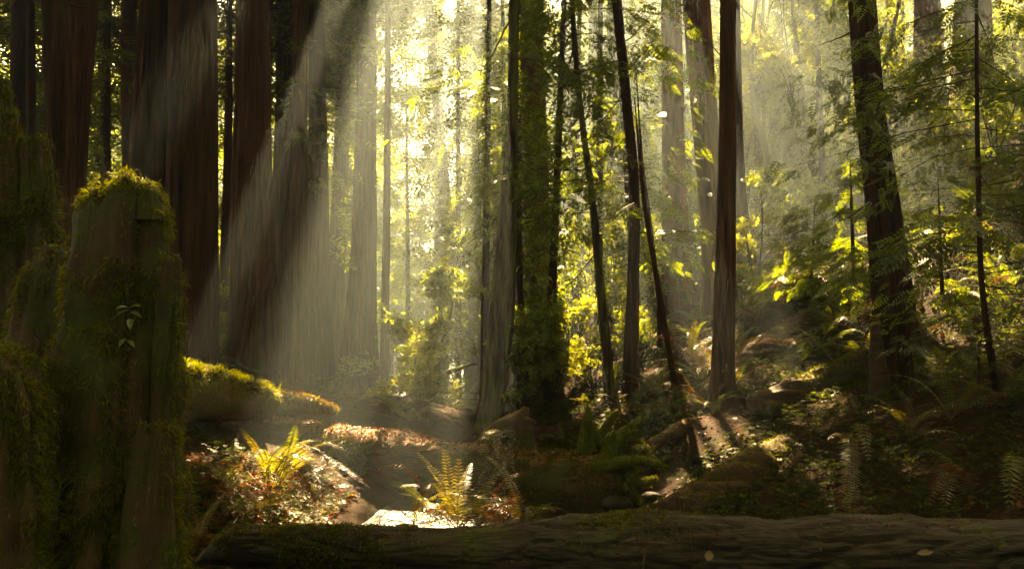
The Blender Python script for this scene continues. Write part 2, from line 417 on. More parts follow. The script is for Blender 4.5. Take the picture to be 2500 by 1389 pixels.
# ------------------------------------------------------------------ sun gaps in the canopy: foliage stays clear of these columns of air
SHAFTS = []
def shaft(px, py, d, r): SHAFTS.append((P(px, py, d), r))
KEYS = slice(0, 12)
shaft(485, 902, 9.3, .50); shaft(671, 965, 9.8, .30); shaft(595, 1180, 7.3, .48); shaft(640, 1100, 8.5, .36)
shaft(873, 1062, 10.2, .56); shaft(850, 1225, 7.5, .62); shaft(925, 1240, 7.9, .75); shaft(975, 1000, 17, .95); shaft(800, 1050, 10.2, .36)
shaft(1105, 1190, 6.7, .66); shaft(1150, 1000, 20, .5); shaft(1180, 960, 26, .6); shaft(1050, 1150, 6.8, .45); shaft(1000, 1260, 8.4, .6)
shaft(280, 800, 15, .25); shaft(240, 480, 4.0, .06); shaft(388, 500, 4.0, .25); shaft(432, 660, 4.0, .22); shaft(60, 330, 4.5, .15); shaft(390, 1045, 3.8, .14); shaft(300, 760, 3.6, .06)
shaft(1950, 715, 14.5, .9); shaft(2250, 740, 11, .5); shaft(1850, 520, 19, 1.2); shaft(1700, 820, 13, .6); shaft(2380, 720, 9, .4)
shaft(1400, 950, 15, .7); shaft(1470, 860, 16, .7); shaft(1350, 870, 18, .8); shaft(1950, 920, 10, .35)
for a_ in ((1100, 690, 17, .8), (1060, 850, 17, .7), (1300, 830, 22, 1.), (1500, 700, 22, .8), (1580, 650, 22, .7), (1430, 700, 21, .7), (1850, 850, 11.5, .4), (2000, 900, 10, .35), (1650, 900, 12, .35), (1560, 900, 14, .5), (2450, 680, 10, .4), (1740, 850, 12, .3),
           (1330, 600, 21, .8), (1380, 450, 20, .7), (2060, 560, 15, .9), (2250, 350, 23, 1.5), (2400, 330, 20, 1.5), (2480, 120, 16, 1.), (2000, 640, 16, .7), (1300, 150, 14, .5), (1420, 300, 14, .5), (1700, 1000, 10, .25), (1330, 1080, 12, .4)): shaft(*a_)
for a_ in ((1440, 1040, 9.1, .22), (1500, 1100, 8.9, .25), (1570, 1125, 8.6, .2), (1200, 1060, 9.3, .3), (1040, 1110, 6.7, .3)): shaft(*a_)
for a_ in ((1300, 100, 22, .8), (1450, 80, 22, .8), (1850, 100, 22, .8), (1950, 150, 22, .8), (1200, 200, 22, .7), (1100, 250, 27, .8), (1250, 420, 20, .6)): shaft(*a_)
rs_ = np.random.default_rng(404)                    # small random gaps that dapple the right hand slope
for k_ in range(120):
    x_, y_ = rs_.uniform(1.3, 8.5), rs_.uniform(9, 20)
    if x_/y_ > .62 or x_ < creek_x(y_)+1: continue
    SHAFTS.append((np.array([x_, y_, float(base_h(np.array([x_]), np.array([y_]))[0])+rs_.uniform(0, .8)]), rs_.uniform(.14, .42)))
for k_ in range(60):
    x_, y_ = rs_.uniform(1.6, 4.6), rs_.uniform(6.6, 10)
    if x_/y_ < .6: SHAFTS.append((np.array([x_, y_, float(base_h(np.array([x_]), np.array([y_]))[0])-.2]), rs_.uniform(.07, .17)))
SH_P = np.array([s[0] for s in SHAFTS]); SH_R = np.array([s[1]*(1. if s[0][0] < .5 else .95) for s in SHAFTS])
def in_shaft(p, grow=0.0, first=None):
    if len(p) < 40:
        f_ = first if isinstance(first, slice) else slice(0, first)
        v = p[:, None]-SH_P[None, f_]; t = v @ SUN; dd = np.linalg.norm(v - t[..., None]*SUN, axis=2); r = SH_R[None, f_]
        return ((t > 2.5) & (dd < np.where(t > 9, r, r*.6)+grow)).any(1)
    bad = np.zeros(len(p), bool)
    for q, r in zip(SH_P[:first], SH_R[:first]):
        v = p - q; t = v @ SUN; dd = np.linalg.norm(v - t[:, None]*SUN, axis=1)
        bad |= (t > 2.5) & (dd < np.where(t > 9, r, r*.6) + grow)
    return bad

# ------------------------------------------------------------------ trees
def bark_bump(furrow=.05, freq=9., lump=.05, seed=0.):
    def f(pts, ring):
        p = pts.reshape(-1, 3); rg = ring.reshape(-1, 3)
        q = np.stack([rg[:, 0]*freq*.35+seed, rg[:, 1]*freq*.35, p[:, 2]*.22+seed], 1)
        a = fbm(q*1.0, 3)
        b = vnoise(np.stack([rg[:, 0]*1.3+seed, rg[:, 1]*1.3, p[:, 2]*.35], 1))
        wob = .35*vnoise(np.stack([rg[:, 0]*2+seed, rg[:, 1]*2, p[:, 2]*.9], 1))
        cr = np.abs(vnoise(np.stack([rg[:, 0]*freq*.75+seed*2+wob, rg[:, 1]*freq*.75+wob, p[:, 2]*.28], 1)))
        return (furrow*.6*a + lump*b - furrow*.9*np.exp(-(cr/.13)**2)).reshape(pts.shape[:2])
    return f
def trunk_from_rows(rows, d, top_z, seg=28, n=70, flare=1.0, dd_top=0.0, taper=.35, seed=0, furrow=.05, below=.5):
    """rows of (photo y, left x, right x) from top to bottom -> world path (bottom first), radii"""
    pts = [P((l+r)/2, y, d) for y, l, r in rows]; rad = [(r-l)/2*M_PX(d) for y, l, r in rows]
    pts, rad = pts[::-1], rad[::-1]
    base = pts[0]
    dirb = np.array([0, 0, -1.0])
    P0 = [base + dirb*below] + pts; R0 = [rad[0]*(1+.25*flare)] + rad
    v = (pts[-1]-pts[-2]); v = v/np.linalg.norm(v); v = norm(v*.5+np.array([0, 0, .5]))
    rem = top_z - pts[-1][2]
    if rem > .5:
        for k in (.25, .5, .75, 1.):
            P0.append(pts[-1] + v/v[2]*rem*k*np.array([1, 1, 1]) * 1.0); R0.append(rad[-1]*(1-(1-taper)*k))
    pp, rr = resample(P0, R0, n)
    return pp, rr, base
def crown_sprays(path, z0, z1, lmax, nb, ns, rg, size, droop=.35, shape='cone', dirbias=None, up0=.1, carve=True, wide=0.0, wood=None, twig=0.012, xy_dir=None):
    """boughs along a trunk path -> spray positions, axes, normals, sizes"""
    path = np.asarray(path); zz = path[:, 2]
    pos, ax, up, sz = [], [], [], []
    for b in range(nb):
        u = (b + rg.random())/nb
        z = z0 + (z1-z0)*u
        s = np.array([np.interp(z, zz, path[:, i]) for i in range(3)])
        a = rg.random()*2*np.pi if xy_dir is None else xy_dir + rg.normal()*.9
        if shape == 'cone': L = lmax*(1-.75*u)*(.55+.45*min(1, u*5))*rg.uniform(.6, 1.1)
        elif shape == 'column': L = lmax*(1-.45*u**2)*rg.uniform(.5, 1.1)
        else: L = lmax*rg.uniform(.4, 1.1)
        dirv = np.array([math.cos(a), math.sin(a), 0])
        k = np.linspace(.0, 1, 7)
        bend = rg.normal()*.3; up_, dr_ = up0*rg.uniform(-1, 2.2), droop*rg.uniform(.4, 1.5)
        bp = s + L*(k[:, None]*dirv + (k**2)[:, None]*bend*np.array([-dirv[1], dirv[0], 0])) + np.stack([0*k, 0*k, L*(up_*k - dr_*k**2)], 1) + rg.normal(size=(7, 3))*.02*L*k[:, None]
        if wood is not None and not (carve and in_shaft(bp[2:], .04).any()):
            V, Fq = tube(bp[[0, 2, 4, 6]], np.linspace(twig*(1+L*.35), twig*.25, 4), 3, False); wood.add(V, *Fq)
        m = max(3, int(ns*L/lmax))
        t = np.sort(rg.uniform(.18, 1, m)); c = np.stack([np.interp(t, k, bp[:, i]) for i in range(3)], 1)
        tg = norm(np.stack([np.gradient(bp[:, i]) for i in range(3)], 1)); tg = np.stack([np.interp(t, k, tg[:, i]) for i in range(3)], 1)
        side = np.cross(tg, [0, 0, 1.]); sg = rg.choice([-1, 1], m)[:, None]
        d = norm(tg*rg.uniform(.2, .9, (m, 1)) + side*sg*rg.uniform(.3, 1, (m, 1)) + np.array([0, 0, -1])*rg.uniform(0, .55, (m, 1)))
        pos.append(c + rg.normal(size=(m, 3))*.04*L); ax.append(d)
        up.append(norm(np.array([0, 0, 1.]) + .45*rg.normal(size=(m, 3))))
        sz.append(size*rg.uniform(.6, 1.25, m)*(1-.35*t))
    pos, ax, up, sz = map(np.concatenate, (pos, ax, up, sz))
    if carve:
        k = ~in_shaft(pos + ax*sz[:, None]*.5, min(size*.2, .2)); pos, ax, up, sz = pos[k], ax[k], up[k], sz[k]
    return pos, ax, up, sz
def add_crown(tr, path, z0, z1, lmax, nb, ns, size, tmpl, mat, rg, droop=.35, shape='cone', twig=.015, wood=True, name='crown', **kw):
    wb = MB() if wood else None
    pos, ax, up, sz = crown_sprays(path, z0, z1, lmax, nb, ns, rg, size, droop, shape, wood=wb, twig=twig, **kw)
    V, Q = scatter(tmpl, pos, ax, up, sz)
    mk(name, V, [Q], mat, tr)
    if wood and wb.V:
        V, Fs = wb.done(); mk('branch_work', V, Fs, M_TWIG, tr, True, kind='stuff')
def dead_branch(tr, p0, p1, r, mat=None, sag=.1, kinks=3, rg=rng, name='branch'):
    k = np.linspace(0, 1, 9); L = np.linalg.norm(np.array(p1)-p0)
    pts = np.array(p0)+(np.array(p1)-p0)*k[:, None] + np.stack([0*k, 0*k, -sag*L*np.sin(k*np.pi)], 1)
    pts[1:] += rg.normal(size=(8, 3))*.012*L
    V, Fs = tube(pts, np.linspace(r, r*.25, 9), 6); mk(name, V, Fs, mat or M_TWIG, tr, True)

TREES = [
 # name key, distance, rows(top..bottom), crown base z, top z, material, label
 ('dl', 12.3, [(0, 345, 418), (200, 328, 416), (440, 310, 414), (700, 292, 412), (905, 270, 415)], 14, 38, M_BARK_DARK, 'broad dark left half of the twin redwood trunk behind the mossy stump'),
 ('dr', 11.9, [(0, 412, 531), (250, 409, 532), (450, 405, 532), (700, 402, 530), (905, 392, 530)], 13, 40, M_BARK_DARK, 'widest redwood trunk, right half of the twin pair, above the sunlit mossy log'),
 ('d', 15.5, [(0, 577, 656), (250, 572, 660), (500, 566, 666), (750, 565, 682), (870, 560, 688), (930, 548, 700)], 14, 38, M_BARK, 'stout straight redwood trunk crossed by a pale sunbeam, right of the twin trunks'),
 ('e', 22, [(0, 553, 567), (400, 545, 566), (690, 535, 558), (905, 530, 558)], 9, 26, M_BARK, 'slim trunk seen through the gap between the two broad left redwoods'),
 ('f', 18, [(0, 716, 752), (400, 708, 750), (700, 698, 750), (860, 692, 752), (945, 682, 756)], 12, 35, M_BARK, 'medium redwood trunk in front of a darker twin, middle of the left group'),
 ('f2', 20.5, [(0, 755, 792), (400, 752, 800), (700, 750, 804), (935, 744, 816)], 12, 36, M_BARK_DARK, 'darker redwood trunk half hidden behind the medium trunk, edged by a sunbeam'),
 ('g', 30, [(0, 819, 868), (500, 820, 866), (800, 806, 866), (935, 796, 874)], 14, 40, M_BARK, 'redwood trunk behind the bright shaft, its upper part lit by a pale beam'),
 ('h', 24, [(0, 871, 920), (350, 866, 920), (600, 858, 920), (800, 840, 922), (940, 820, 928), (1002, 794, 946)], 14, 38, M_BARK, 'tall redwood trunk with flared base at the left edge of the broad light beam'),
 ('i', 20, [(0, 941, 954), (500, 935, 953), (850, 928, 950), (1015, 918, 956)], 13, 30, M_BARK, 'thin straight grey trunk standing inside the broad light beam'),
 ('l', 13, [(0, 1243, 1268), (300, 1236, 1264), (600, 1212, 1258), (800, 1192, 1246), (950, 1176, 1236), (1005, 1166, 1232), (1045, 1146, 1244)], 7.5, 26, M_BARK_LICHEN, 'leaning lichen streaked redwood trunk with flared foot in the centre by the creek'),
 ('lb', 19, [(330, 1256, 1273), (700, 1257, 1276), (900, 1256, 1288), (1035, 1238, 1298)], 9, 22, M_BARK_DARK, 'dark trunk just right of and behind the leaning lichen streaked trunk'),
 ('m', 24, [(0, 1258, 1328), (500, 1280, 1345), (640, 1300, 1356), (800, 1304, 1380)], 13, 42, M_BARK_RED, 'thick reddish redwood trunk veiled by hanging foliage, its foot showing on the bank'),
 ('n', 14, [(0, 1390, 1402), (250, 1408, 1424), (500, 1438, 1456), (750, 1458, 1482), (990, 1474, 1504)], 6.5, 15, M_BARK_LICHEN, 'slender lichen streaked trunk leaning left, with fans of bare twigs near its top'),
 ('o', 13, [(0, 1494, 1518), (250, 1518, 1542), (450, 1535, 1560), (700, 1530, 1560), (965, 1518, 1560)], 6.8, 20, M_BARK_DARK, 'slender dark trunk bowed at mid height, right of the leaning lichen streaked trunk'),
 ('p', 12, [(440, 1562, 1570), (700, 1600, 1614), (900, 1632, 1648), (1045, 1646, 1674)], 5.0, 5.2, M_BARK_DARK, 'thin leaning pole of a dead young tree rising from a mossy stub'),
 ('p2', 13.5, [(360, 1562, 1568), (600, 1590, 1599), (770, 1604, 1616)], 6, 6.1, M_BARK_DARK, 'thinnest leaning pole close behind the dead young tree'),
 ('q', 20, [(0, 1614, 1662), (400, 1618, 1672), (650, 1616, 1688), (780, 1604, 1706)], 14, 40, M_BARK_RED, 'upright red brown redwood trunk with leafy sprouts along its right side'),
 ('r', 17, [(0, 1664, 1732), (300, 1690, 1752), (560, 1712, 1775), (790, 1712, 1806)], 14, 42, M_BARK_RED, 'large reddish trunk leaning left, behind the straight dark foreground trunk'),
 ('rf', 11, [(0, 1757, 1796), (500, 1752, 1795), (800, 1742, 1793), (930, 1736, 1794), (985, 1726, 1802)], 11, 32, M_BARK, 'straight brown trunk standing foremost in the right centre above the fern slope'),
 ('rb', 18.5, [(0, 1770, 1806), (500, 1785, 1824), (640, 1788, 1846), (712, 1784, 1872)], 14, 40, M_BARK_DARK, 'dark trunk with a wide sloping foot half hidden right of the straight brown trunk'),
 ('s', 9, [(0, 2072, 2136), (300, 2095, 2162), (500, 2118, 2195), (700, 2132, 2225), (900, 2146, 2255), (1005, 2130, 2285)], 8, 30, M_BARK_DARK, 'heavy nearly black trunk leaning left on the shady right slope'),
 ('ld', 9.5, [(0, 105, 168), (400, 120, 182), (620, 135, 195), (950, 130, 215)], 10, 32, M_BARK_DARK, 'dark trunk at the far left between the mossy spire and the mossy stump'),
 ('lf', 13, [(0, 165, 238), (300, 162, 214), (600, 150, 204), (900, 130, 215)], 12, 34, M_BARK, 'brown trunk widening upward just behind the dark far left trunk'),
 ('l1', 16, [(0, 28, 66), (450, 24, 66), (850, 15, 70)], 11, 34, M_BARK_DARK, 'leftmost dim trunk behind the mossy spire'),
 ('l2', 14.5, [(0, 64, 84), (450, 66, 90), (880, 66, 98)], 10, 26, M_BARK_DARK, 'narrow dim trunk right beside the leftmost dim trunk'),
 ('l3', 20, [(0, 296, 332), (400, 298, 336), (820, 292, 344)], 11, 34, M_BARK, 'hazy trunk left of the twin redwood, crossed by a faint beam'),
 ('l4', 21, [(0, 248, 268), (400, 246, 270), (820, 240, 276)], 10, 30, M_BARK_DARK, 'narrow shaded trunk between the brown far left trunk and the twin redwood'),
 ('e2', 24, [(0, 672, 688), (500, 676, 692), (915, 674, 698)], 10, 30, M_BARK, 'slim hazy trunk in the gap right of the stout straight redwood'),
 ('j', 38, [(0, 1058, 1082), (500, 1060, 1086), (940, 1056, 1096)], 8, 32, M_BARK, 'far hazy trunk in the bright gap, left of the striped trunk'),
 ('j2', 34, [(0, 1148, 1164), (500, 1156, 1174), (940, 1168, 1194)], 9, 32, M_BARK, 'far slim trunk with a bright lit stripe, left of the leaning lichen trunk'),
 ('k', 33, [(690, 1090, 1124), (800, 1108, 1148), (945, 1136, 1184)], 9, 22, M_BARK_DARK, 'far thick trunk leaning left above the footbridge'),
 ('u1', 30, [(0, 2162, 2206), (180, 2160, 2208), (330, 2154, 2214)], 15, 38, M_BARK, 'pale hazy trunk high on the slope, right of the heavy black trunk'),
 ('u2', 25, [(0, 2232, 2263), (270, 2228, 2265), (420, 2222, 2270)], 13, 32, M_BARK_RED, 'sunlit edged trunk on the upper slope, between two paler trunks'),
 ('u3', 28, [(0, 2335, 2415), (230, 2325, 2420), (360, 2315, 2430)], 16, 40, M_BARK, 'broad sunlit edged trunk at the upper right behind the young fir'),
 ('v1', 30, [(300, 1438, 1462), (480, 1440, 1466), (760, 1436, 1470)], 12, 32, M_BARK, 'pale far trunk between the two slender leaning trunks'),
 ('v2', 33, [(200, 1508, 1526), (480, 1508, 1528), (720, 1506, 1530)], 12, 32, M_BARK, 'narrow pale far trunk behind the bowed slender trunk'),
]
# shared crowns for the trees whose foliage is above the picture
def shared_crown(seed, Hc, lmax, nb, ns, size, tmpl):
    rg = np.random.default_rng(seed); path = np.stack([np.zeros(10), np.zeros(10), np.linspace(0, 1, 10)*Hc], 1); wb = MB()
    pos, ax, up, sz = crown_sprays(path, 0, Hc, lmax, nb, ns, rg, size, .35, 'column', carve=False, wood=wb, twig=.03)
    V, Q = scatter(tmpl, pos, ax, up, sz); Vw, Fw = wb.done()
    return mesh_data('crown', V, [Q], M_RED_LEAF), mesh_data('branch_work', Vw, Fw, M_TWIG, True)
SHC = [shared_crown(50+k, 1.0*20, 3.2, 110, 14, .75, T_MID) for k in range(3)]
ROOT = {}
for i, (key, d, rows, zc0, zt, mat, label) in enumerate(TREES):
    zt = min(zt, 32); zc0 = max(zc0, {'lb': 18, 'i': 17, 'f2': 16}.get(key, 0)); zt = zt if key in ('p', 'p2') else max(zt, zc0+6)
    rg = np.random.default_rng(100+i)
    pp, rr, base = trunk_from_rows(rows, d, zt, n=84 if d < 22 else 40, taper=.3)
    seg = 84 if d < 16 else (56 if d < 22 else 24)
    tr = thing('dead_tree' if key in ('p', 'p2') else 'redwood_tree', label, 'tree', (base[0], base[1], base[2]), 'redwood trunks in the grove' if key not in ('p', 'p2') else None)
    ROOT[key] = (tr, pp, rr)
    big = rr.max() > .18
    V, Fs = tube(pp, rr, seg, True, bark_bump(.10 if big else .06, 12 if big else 6, .06, i*3.7))
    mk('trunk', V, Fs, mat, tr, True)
    if key in ('f', 'f2', 'i'):      # low dense crowns whose gaps shape the sunbeams of the left group
        z0_ = {'d': 9.2, 'f': 9.4, 'f2': 10, 'h': 9.8, 'i': 9.6, 'dr': 8.6}[key]
        add_crown(tr, pp, z0_, 22, 3.4, 110, 56, .45, T_MID, M_RED_LEAF, rg, droop=.2, shape='flat', twig=.012)
    elif zt - zc0 > 3 and d < 22 and key not in ('l', 'n', 'o'):
        c, b = SHC[i % 3]; sc = (zt-zc0)/20.0
        top = pp[np.argmin(abs(pp[:, 2]-zc0))]
        for nm, me in (('crown', c), ('branch_work', b)):
            o = put(nm, me, tr, top, (0, 0, rg.random()*6.28), (1, 1, sc), True)
            if nm != 'crown': o['kind'] = 'stuff'
    elif zt - zc0 > 3 and d >= 22:
        add_crown(tr, pp, zc0*(.9 if rows[0][1] < 1100 else 1.2), zt, 4.0, 100, 22, .8, T_MID, M_FAR_LEAF, rg, shape='column', twig=.015)

# crowns with foliage inside the picture: centre and right
for key, z0, z1, L, nb, ns, size in (('l', 4.0, 20, 2.3, 85, 38, .34), ('n', 3.4, 14, 2.4, 80, 42, .34), ('o', 3.2, 18, 2.1, 85, 38, .34)):
    tr, pp, rr = ROOT[key]; rg = np.random.default_rng(hash(key) % 1000 + 5)
    add_crown(tr, pp, z0, z1, L, nb, ns, size, T_FINE, M_RED_LEAF, rg, droop=.45, shape='column', twig=.006)
# bare dead branches on the trunks
def at_trunk(key, py):
    tr, pp, rr = ROOT[key]; d = pp[:, 1].mean()
    q = pp[np.argmin(abs((850-(pp[:, 2]-1.65)/pp[:, 1]*2100)-py))]; return tr, q
for key, py, ex, ey, dd, r in (('d', 250, 612, 253, -.5, .02), ('f', 248, 655, 256, -.4, .018), ('h', 170, 990, 188, .2, .016), ('h', 55, 1020, 45, .5, .014), ('h', 390, 935, 400, .2, .008), ('h', 470, 940, 478, .1, .008), ('g', 175, 790, 190, -.2, .014),
                               ('f', 310, 682, 315, .1, .008), ('ld', 10, 268, 22, .4, .02), ('dr', 590, 560, 470, .1, .006), ('l', 30, 1170, 175, .3, .02), ('l', 90, 1300, 175, -.3, .015), ('l', 520, 1165, 690, .2, .012), ('l', 340, 1340, 430, .4, .01),
                               ('n', 20, 1290, 160, -.5, .012), ('n', 60, 1310, 230, -.4, .012), ('n', 110, 1330, 260, -.3, .012), ('n', 160, 1325, 330, -.4, .011), ('n', 90, 1350, 330, .3, .011), ('n', 200, 1490, 90, .2, .011), ('n', 250, 1345, 420, .3, .01), ('n', 600, 1360, 720, -.2, .011),
                               ('o', 90, 1600, 20, .3, .012), ('o', 160, 1620, 60, .4, .012), ('o', 200, 1440, 330, .2, .012), ('o', 330, 1420, 420, -.3, .012), ('o', 480, 1470, 560, .2, .011), ('o', 250, 1590, 330, .1, .01), ('rf', 100, 1700, 60, .2, .01), ('q', 480, 1560, 380, -.2, .011),
                               ('s', 250, 2330, 180, .4, .015), ('s', 60, 2000, 110, .2, .012), ('s', 480, 2020, 560, -.2, .011), ('s', 900, 2330, 930, -.1, .009)):
    tr, q = at_trunk(key, py); dead_branch(tr, q, P(ex, ey, q[1]+dd), r, sag=.06, rg=np.random.default_rng(int(py*7+ex)))

# ------------------------------------------------------------------ words that single out look-alikes by their neighbours
MARKS = [(1770, 850, 'the straight brown trunk'), (2190, 800, 'the heavy black trunk'), (1540, 820, 'the bowed slender trunk'), (1480, 900, 'the leaning lichen streaked trunk'), (1655, 650, 'the red brown redwood'), (1640, 950, 'the leaning dead pole'), (2400, 700, 'the thin young fir'), (1340, 720, 'the thick reddish trunk'), (1205, 900, 'the central leaning trunk'), (1520, 1120, 'the mossy roots'), (1830, 650, 'the wide sloping trunk foot'), (2000, 790, 'the diagonal log'), (1850, 1140, 'the slanting mossy log'), (1110, 980, 'the footbridge'), (940, 800, 'the thin grey trunk'), (880, 900, 'the tall flared trunk'), (620, 700, 'the stout straight trunk'), (720, 800, 'the medium left trunk'), (470, 600, 'the twin trunks'), (160, 400, 'the dark far left trunk'), (1920, 300, 'the s curved trunk'), (2250, 200, 'the sunlit edged trunk'), (1270, 1040, 'the broken stump')]
USED = {}
def to_px(p):
    v = np.asarray(p, float)-CAM; f = v[1]*CP+v[2]*SP; return W_PX/2+F_PX*v[0]/f, H_PX/2-F_PX*(v[2]*CP-v[1]*SP)/f
ORD = ['', 'second ', 'third ', 'fourth ', 'fifth ', 'sixth ', 'seventh ', 'eighth ', 'ninth ', 'tenth ', 'eleventh ', 'twelfth ', 'thirteenth ', 'fourteenth ', 'fifteenth ', 'sixteenth ', 'seventeenth ', 'eighteenth ', 'nineteenth ', 'twentieth ']
def by_place(what, p, trunk=False):
    x, y = to_px(p); k = min(range(len(MARKS)), key=lambda q: (MARKS[q][0]-x)**2+(.3 if trunk else 1.)*(MARKS[q][1]-y)**2)
    mx, my, ph = MARKS[k]; side = 'right of' if x > mx else 'left of'
    w_ = ('just ' if abs(x-mx) < 90 else 'well ')+side+' '+ph if trunk or abs(x-mx) > .6*abs(y-my) else ('uphill and ' if y < my else 'downhill and ')+side+' '+ph
    n = USED.get((what, w_), 0); USED[(what, w_)] = n+1
    return ORD[min(n, len(ORD)-1)]+what+' '+w_

# ------------------------------------------------------------------ the wall of trees behind: they shade the glade and glow from behind
rg = np.random.default_rng(5)
spots = []
def try_spot(x, y, dmin):
    if any((x-a)**2+(y-b)**2 < dmin**2 for a, b in spots): return False
    spots.append((x, y)); return True
def far_template(seed):
    rg = np.random.default_rng(seed); pth = np.stack([np.linspace(0, .4, 12), np.zeros(12), np.linspace(-.5, 14, 12)], 1); wb = MB()
    pos, ax, up, sz = crown_sprays(pth, 1.5, 13.8, 3.9, 115, 50, rg, .78, .35, 'column', carve=False, wood=wb, twig=.025)
    V, Q = scatter(T_MID, pos, ax, up, sz); Vw, Fw = wb.done(); Vt, Ft = tube(pth, np.linspace(.2, .03, 12), 12, True, bark_bump(.06, 5, .05, seed))
    return [('trunk', mesh_data('trunk', Vt, Ft, M_BARK, True)), ('crown', mesh_data('crown', V, [Q], M_FAR_LEAF)), ('branch_work', mesh_data('branch_work', Vw, Fw, M_TWIG, True))]
FAR_T = [far_template(900+k) for k in range(3)]
def far_copy(x, y, top, label, group, k):
    z = H(x, y)[0]; tr = thing('conifer_tree', label, 'tree', (x, y, z), group); w_ = rg.uniform(.8, 1.2); a_ = rg.uniform(0, 6.28)
    for nm, me in FAR_T[k % 3]:
        o = put(nm, me, tr, (0, 0, 0), (0, 0, a_), (w_, w_, (top-z)/14.))
        if nm == 'branch_work': o['kind'] = 'stuff'
def far_tree(x, y, top, z0f, lmax, nb, ns, size, mat, label, group, tmpl=T_FAR, carve=True, rad=.35, wide=0.0):
    z = H(x, y)[0]
    tr = thing('redwood_tree', label, 'tree', (x, y, z), group)
    pth = np.stack([x+np.linspace(0, 1, 12)*rg.normal()*.6, np.full(12, y), z-.5+np.linspace(0, 1, 12)*(top-z+.5)], 1)
    V, Fs = tube(pth, np.linspace(rad, rad*.15, 12), 12, True, bark_bump(.06, 5, .05, x)); mk('trunk', V, Fs, M_BARK, tr, True)
    add_crown(tr, pth, z+z0f, top-.3, lmax, nb, ns, size, tmpl, mat, rg, shape='column', twig=.03, carve=carve, wide=wide)
    return tr
k_ = 0
for gx_ in np.arange(-22.5, 20, 1.75):              # shading row: tall trees with high crowns
    rg = np.random.default_rng(3000+k_); x, y = gx_+rg.uniform(-.6, .6), (28.2, 31.2, 33.6)[k_ % 3]+rg.uniform(-.8, .8)-(4.6 if gx_ < -4.5 else 0); k_ += 1
    col_ = np.stack([np.full(30, x), np.full(30, y), np.linspace(5, 31, 30)], 1)
    for tr_ in range(14):
        if not in_shaft(col_, .32, KEYS).any(): break
        col_[:, 0] += .18; x += .18
    spots.append((x, y))
    low = rg.uniform(11, 13) if x > -.5 else (rg.uniform(7, 10) if x > -8 else rg.uniform(3, 7))
    z_ = H(x, y)[0]; tr = thing('redwood_tree', by_place('tall backlit redwood behind the grove', (x, y, z_+6), True), 'tree', (x, y, z_), 'backlit redwoods behind the grove')
    top_ = rg.uniform(31.5, 33.4); pth = np.stack([x+np.linspace(0, 1, 12)*rg.normal()*.6, np.full(12, y), np.linspace(z_-.5, top_, 12)], 1)
    V, Fs = tube(pth, np.linspace(.3, .05, 12), 16, True, bark_bump(.06, 5, .05, x)); mk('trunk', V, Fs, M_BARK, tr, True)
    zb_ = z_+low; zs_ = max(zb_, 17.)
    if zs_ > zb_+.8: add_crown(tr, pth, zb_, zs_, 4.2, int(7.5*(zs_-zb_))+4, 46, .72, T_MID, M_FAR_LEAF, rg, shape='flat', twig=.02)
    add_crown(tr, pth, zs_, top_-.3, 4.2, 70 if x > 0 else 84, 18 if x > 0 else 27, 1.8, T_FAR, M_FAR_LEAF, rg, shape='column', twig=.03, name='upper_crown')
rg = np.random.default_rng(3100)
n_ = 0
while n_ < 44:                                     # lower trees behind the shading row, lit from behind
    y = rg.uniform(38, 60); x = rg.uniform(-.62, .68)*y
    if not try_spot(x, y, 3.0): continue
    z = H(x, y)[0]
    far_copy(x, y, min(31, z+rg.uniform(11, 16)*(.8 if abs(x+.11*y) < 3 else 1)), 'lower sunlit conifer in the glowing mist behind the tall trees', 'sunlit conifers in the mist', n_); n_ += 1
n_ = 0
while n_ < 16:
    y = rg.uniform(38, 54); x = rg.uniform(-.02, .42)*y
    if not try_spot(x, y, 2.2): continue
    z = H(x, y)[0]
    far_copy(x, y, min(31, max(z+12, rg.uniform(18, 24))), 'lower sunlit conifer in the glowing mist behind the tall trees', 'sunlit conifers in the mist', n_+2); n_ += 1
n_ = 0
while n_ < 34:                                     # farther, sparser
    y = rg.uniform(62, 120); x = rg.uniform(-.75, .75)*y
    if not try_spot(x, y, 5): continue
    z = H(x, y)[0]
    far_copy(x, y, min(33, z)+rg.uniform(9, 15)*(1.0 if abs(x+.11*y) > 6 else .6), 'distant hazy tree at the back of the valley', 'distant hazy trees', n_); n_ += 1


# ------------------------------------------------------------------ logs, stumps, roots
def grain_bump(a=.06, fr=7., lump=.08, seed=0., along=0):
    sc = np.array([1., 1., 1.])*3.0; sc[along] = .45
    def f(pts, ring):
        p = pts.reshape(-1, 3)
        g = fbm(p*sc*fr*.35 + seed, 3); r = 1-2*np.abs(vnoise(p*sc*fr*.22 + seed*1.7)); l = vnoise(p*1.4+seed)
        return (a*g + a*.8*r + lump*l).reshape(pts.shape[:2])
    return f
def strands(V, Fs, n, length, width, weight, rg, parent, mat=None, name='moss', hang=.7, lift=.35):
    """short curved moss blades on a surface"""
    p, nn = sample_surface(V, Fs, n, rg, weight)
    L = length*rg.uniform(.35, 1.3, (n, 1))
    d = norm(nn*lift + np.array([0, 0, -1.])*hang*rg.uniform(.2, 1.2, (n, 1)) + rdir(n, rg)*.45)
    e = p + d*L; side = norm(np.cross(d, rdir(n, rg)))*width*.5*rg.uniform(.6, 1.4, (n, 1))
    mid = p + norm(nn*.9+d)*L*.55
    VV = np.stack([p, mid+side, e, mid-side], 1).reshape(-1, 3)
    o = mk(name, VV, [np.arange(n*4).reshape(-1, 4)], mat or M_MOSS, parent, kind='stuff'); return o
def log_path(pix):
    return [P(a, b, c) for a, b, c, r in pix], [r for *_, r in pix]

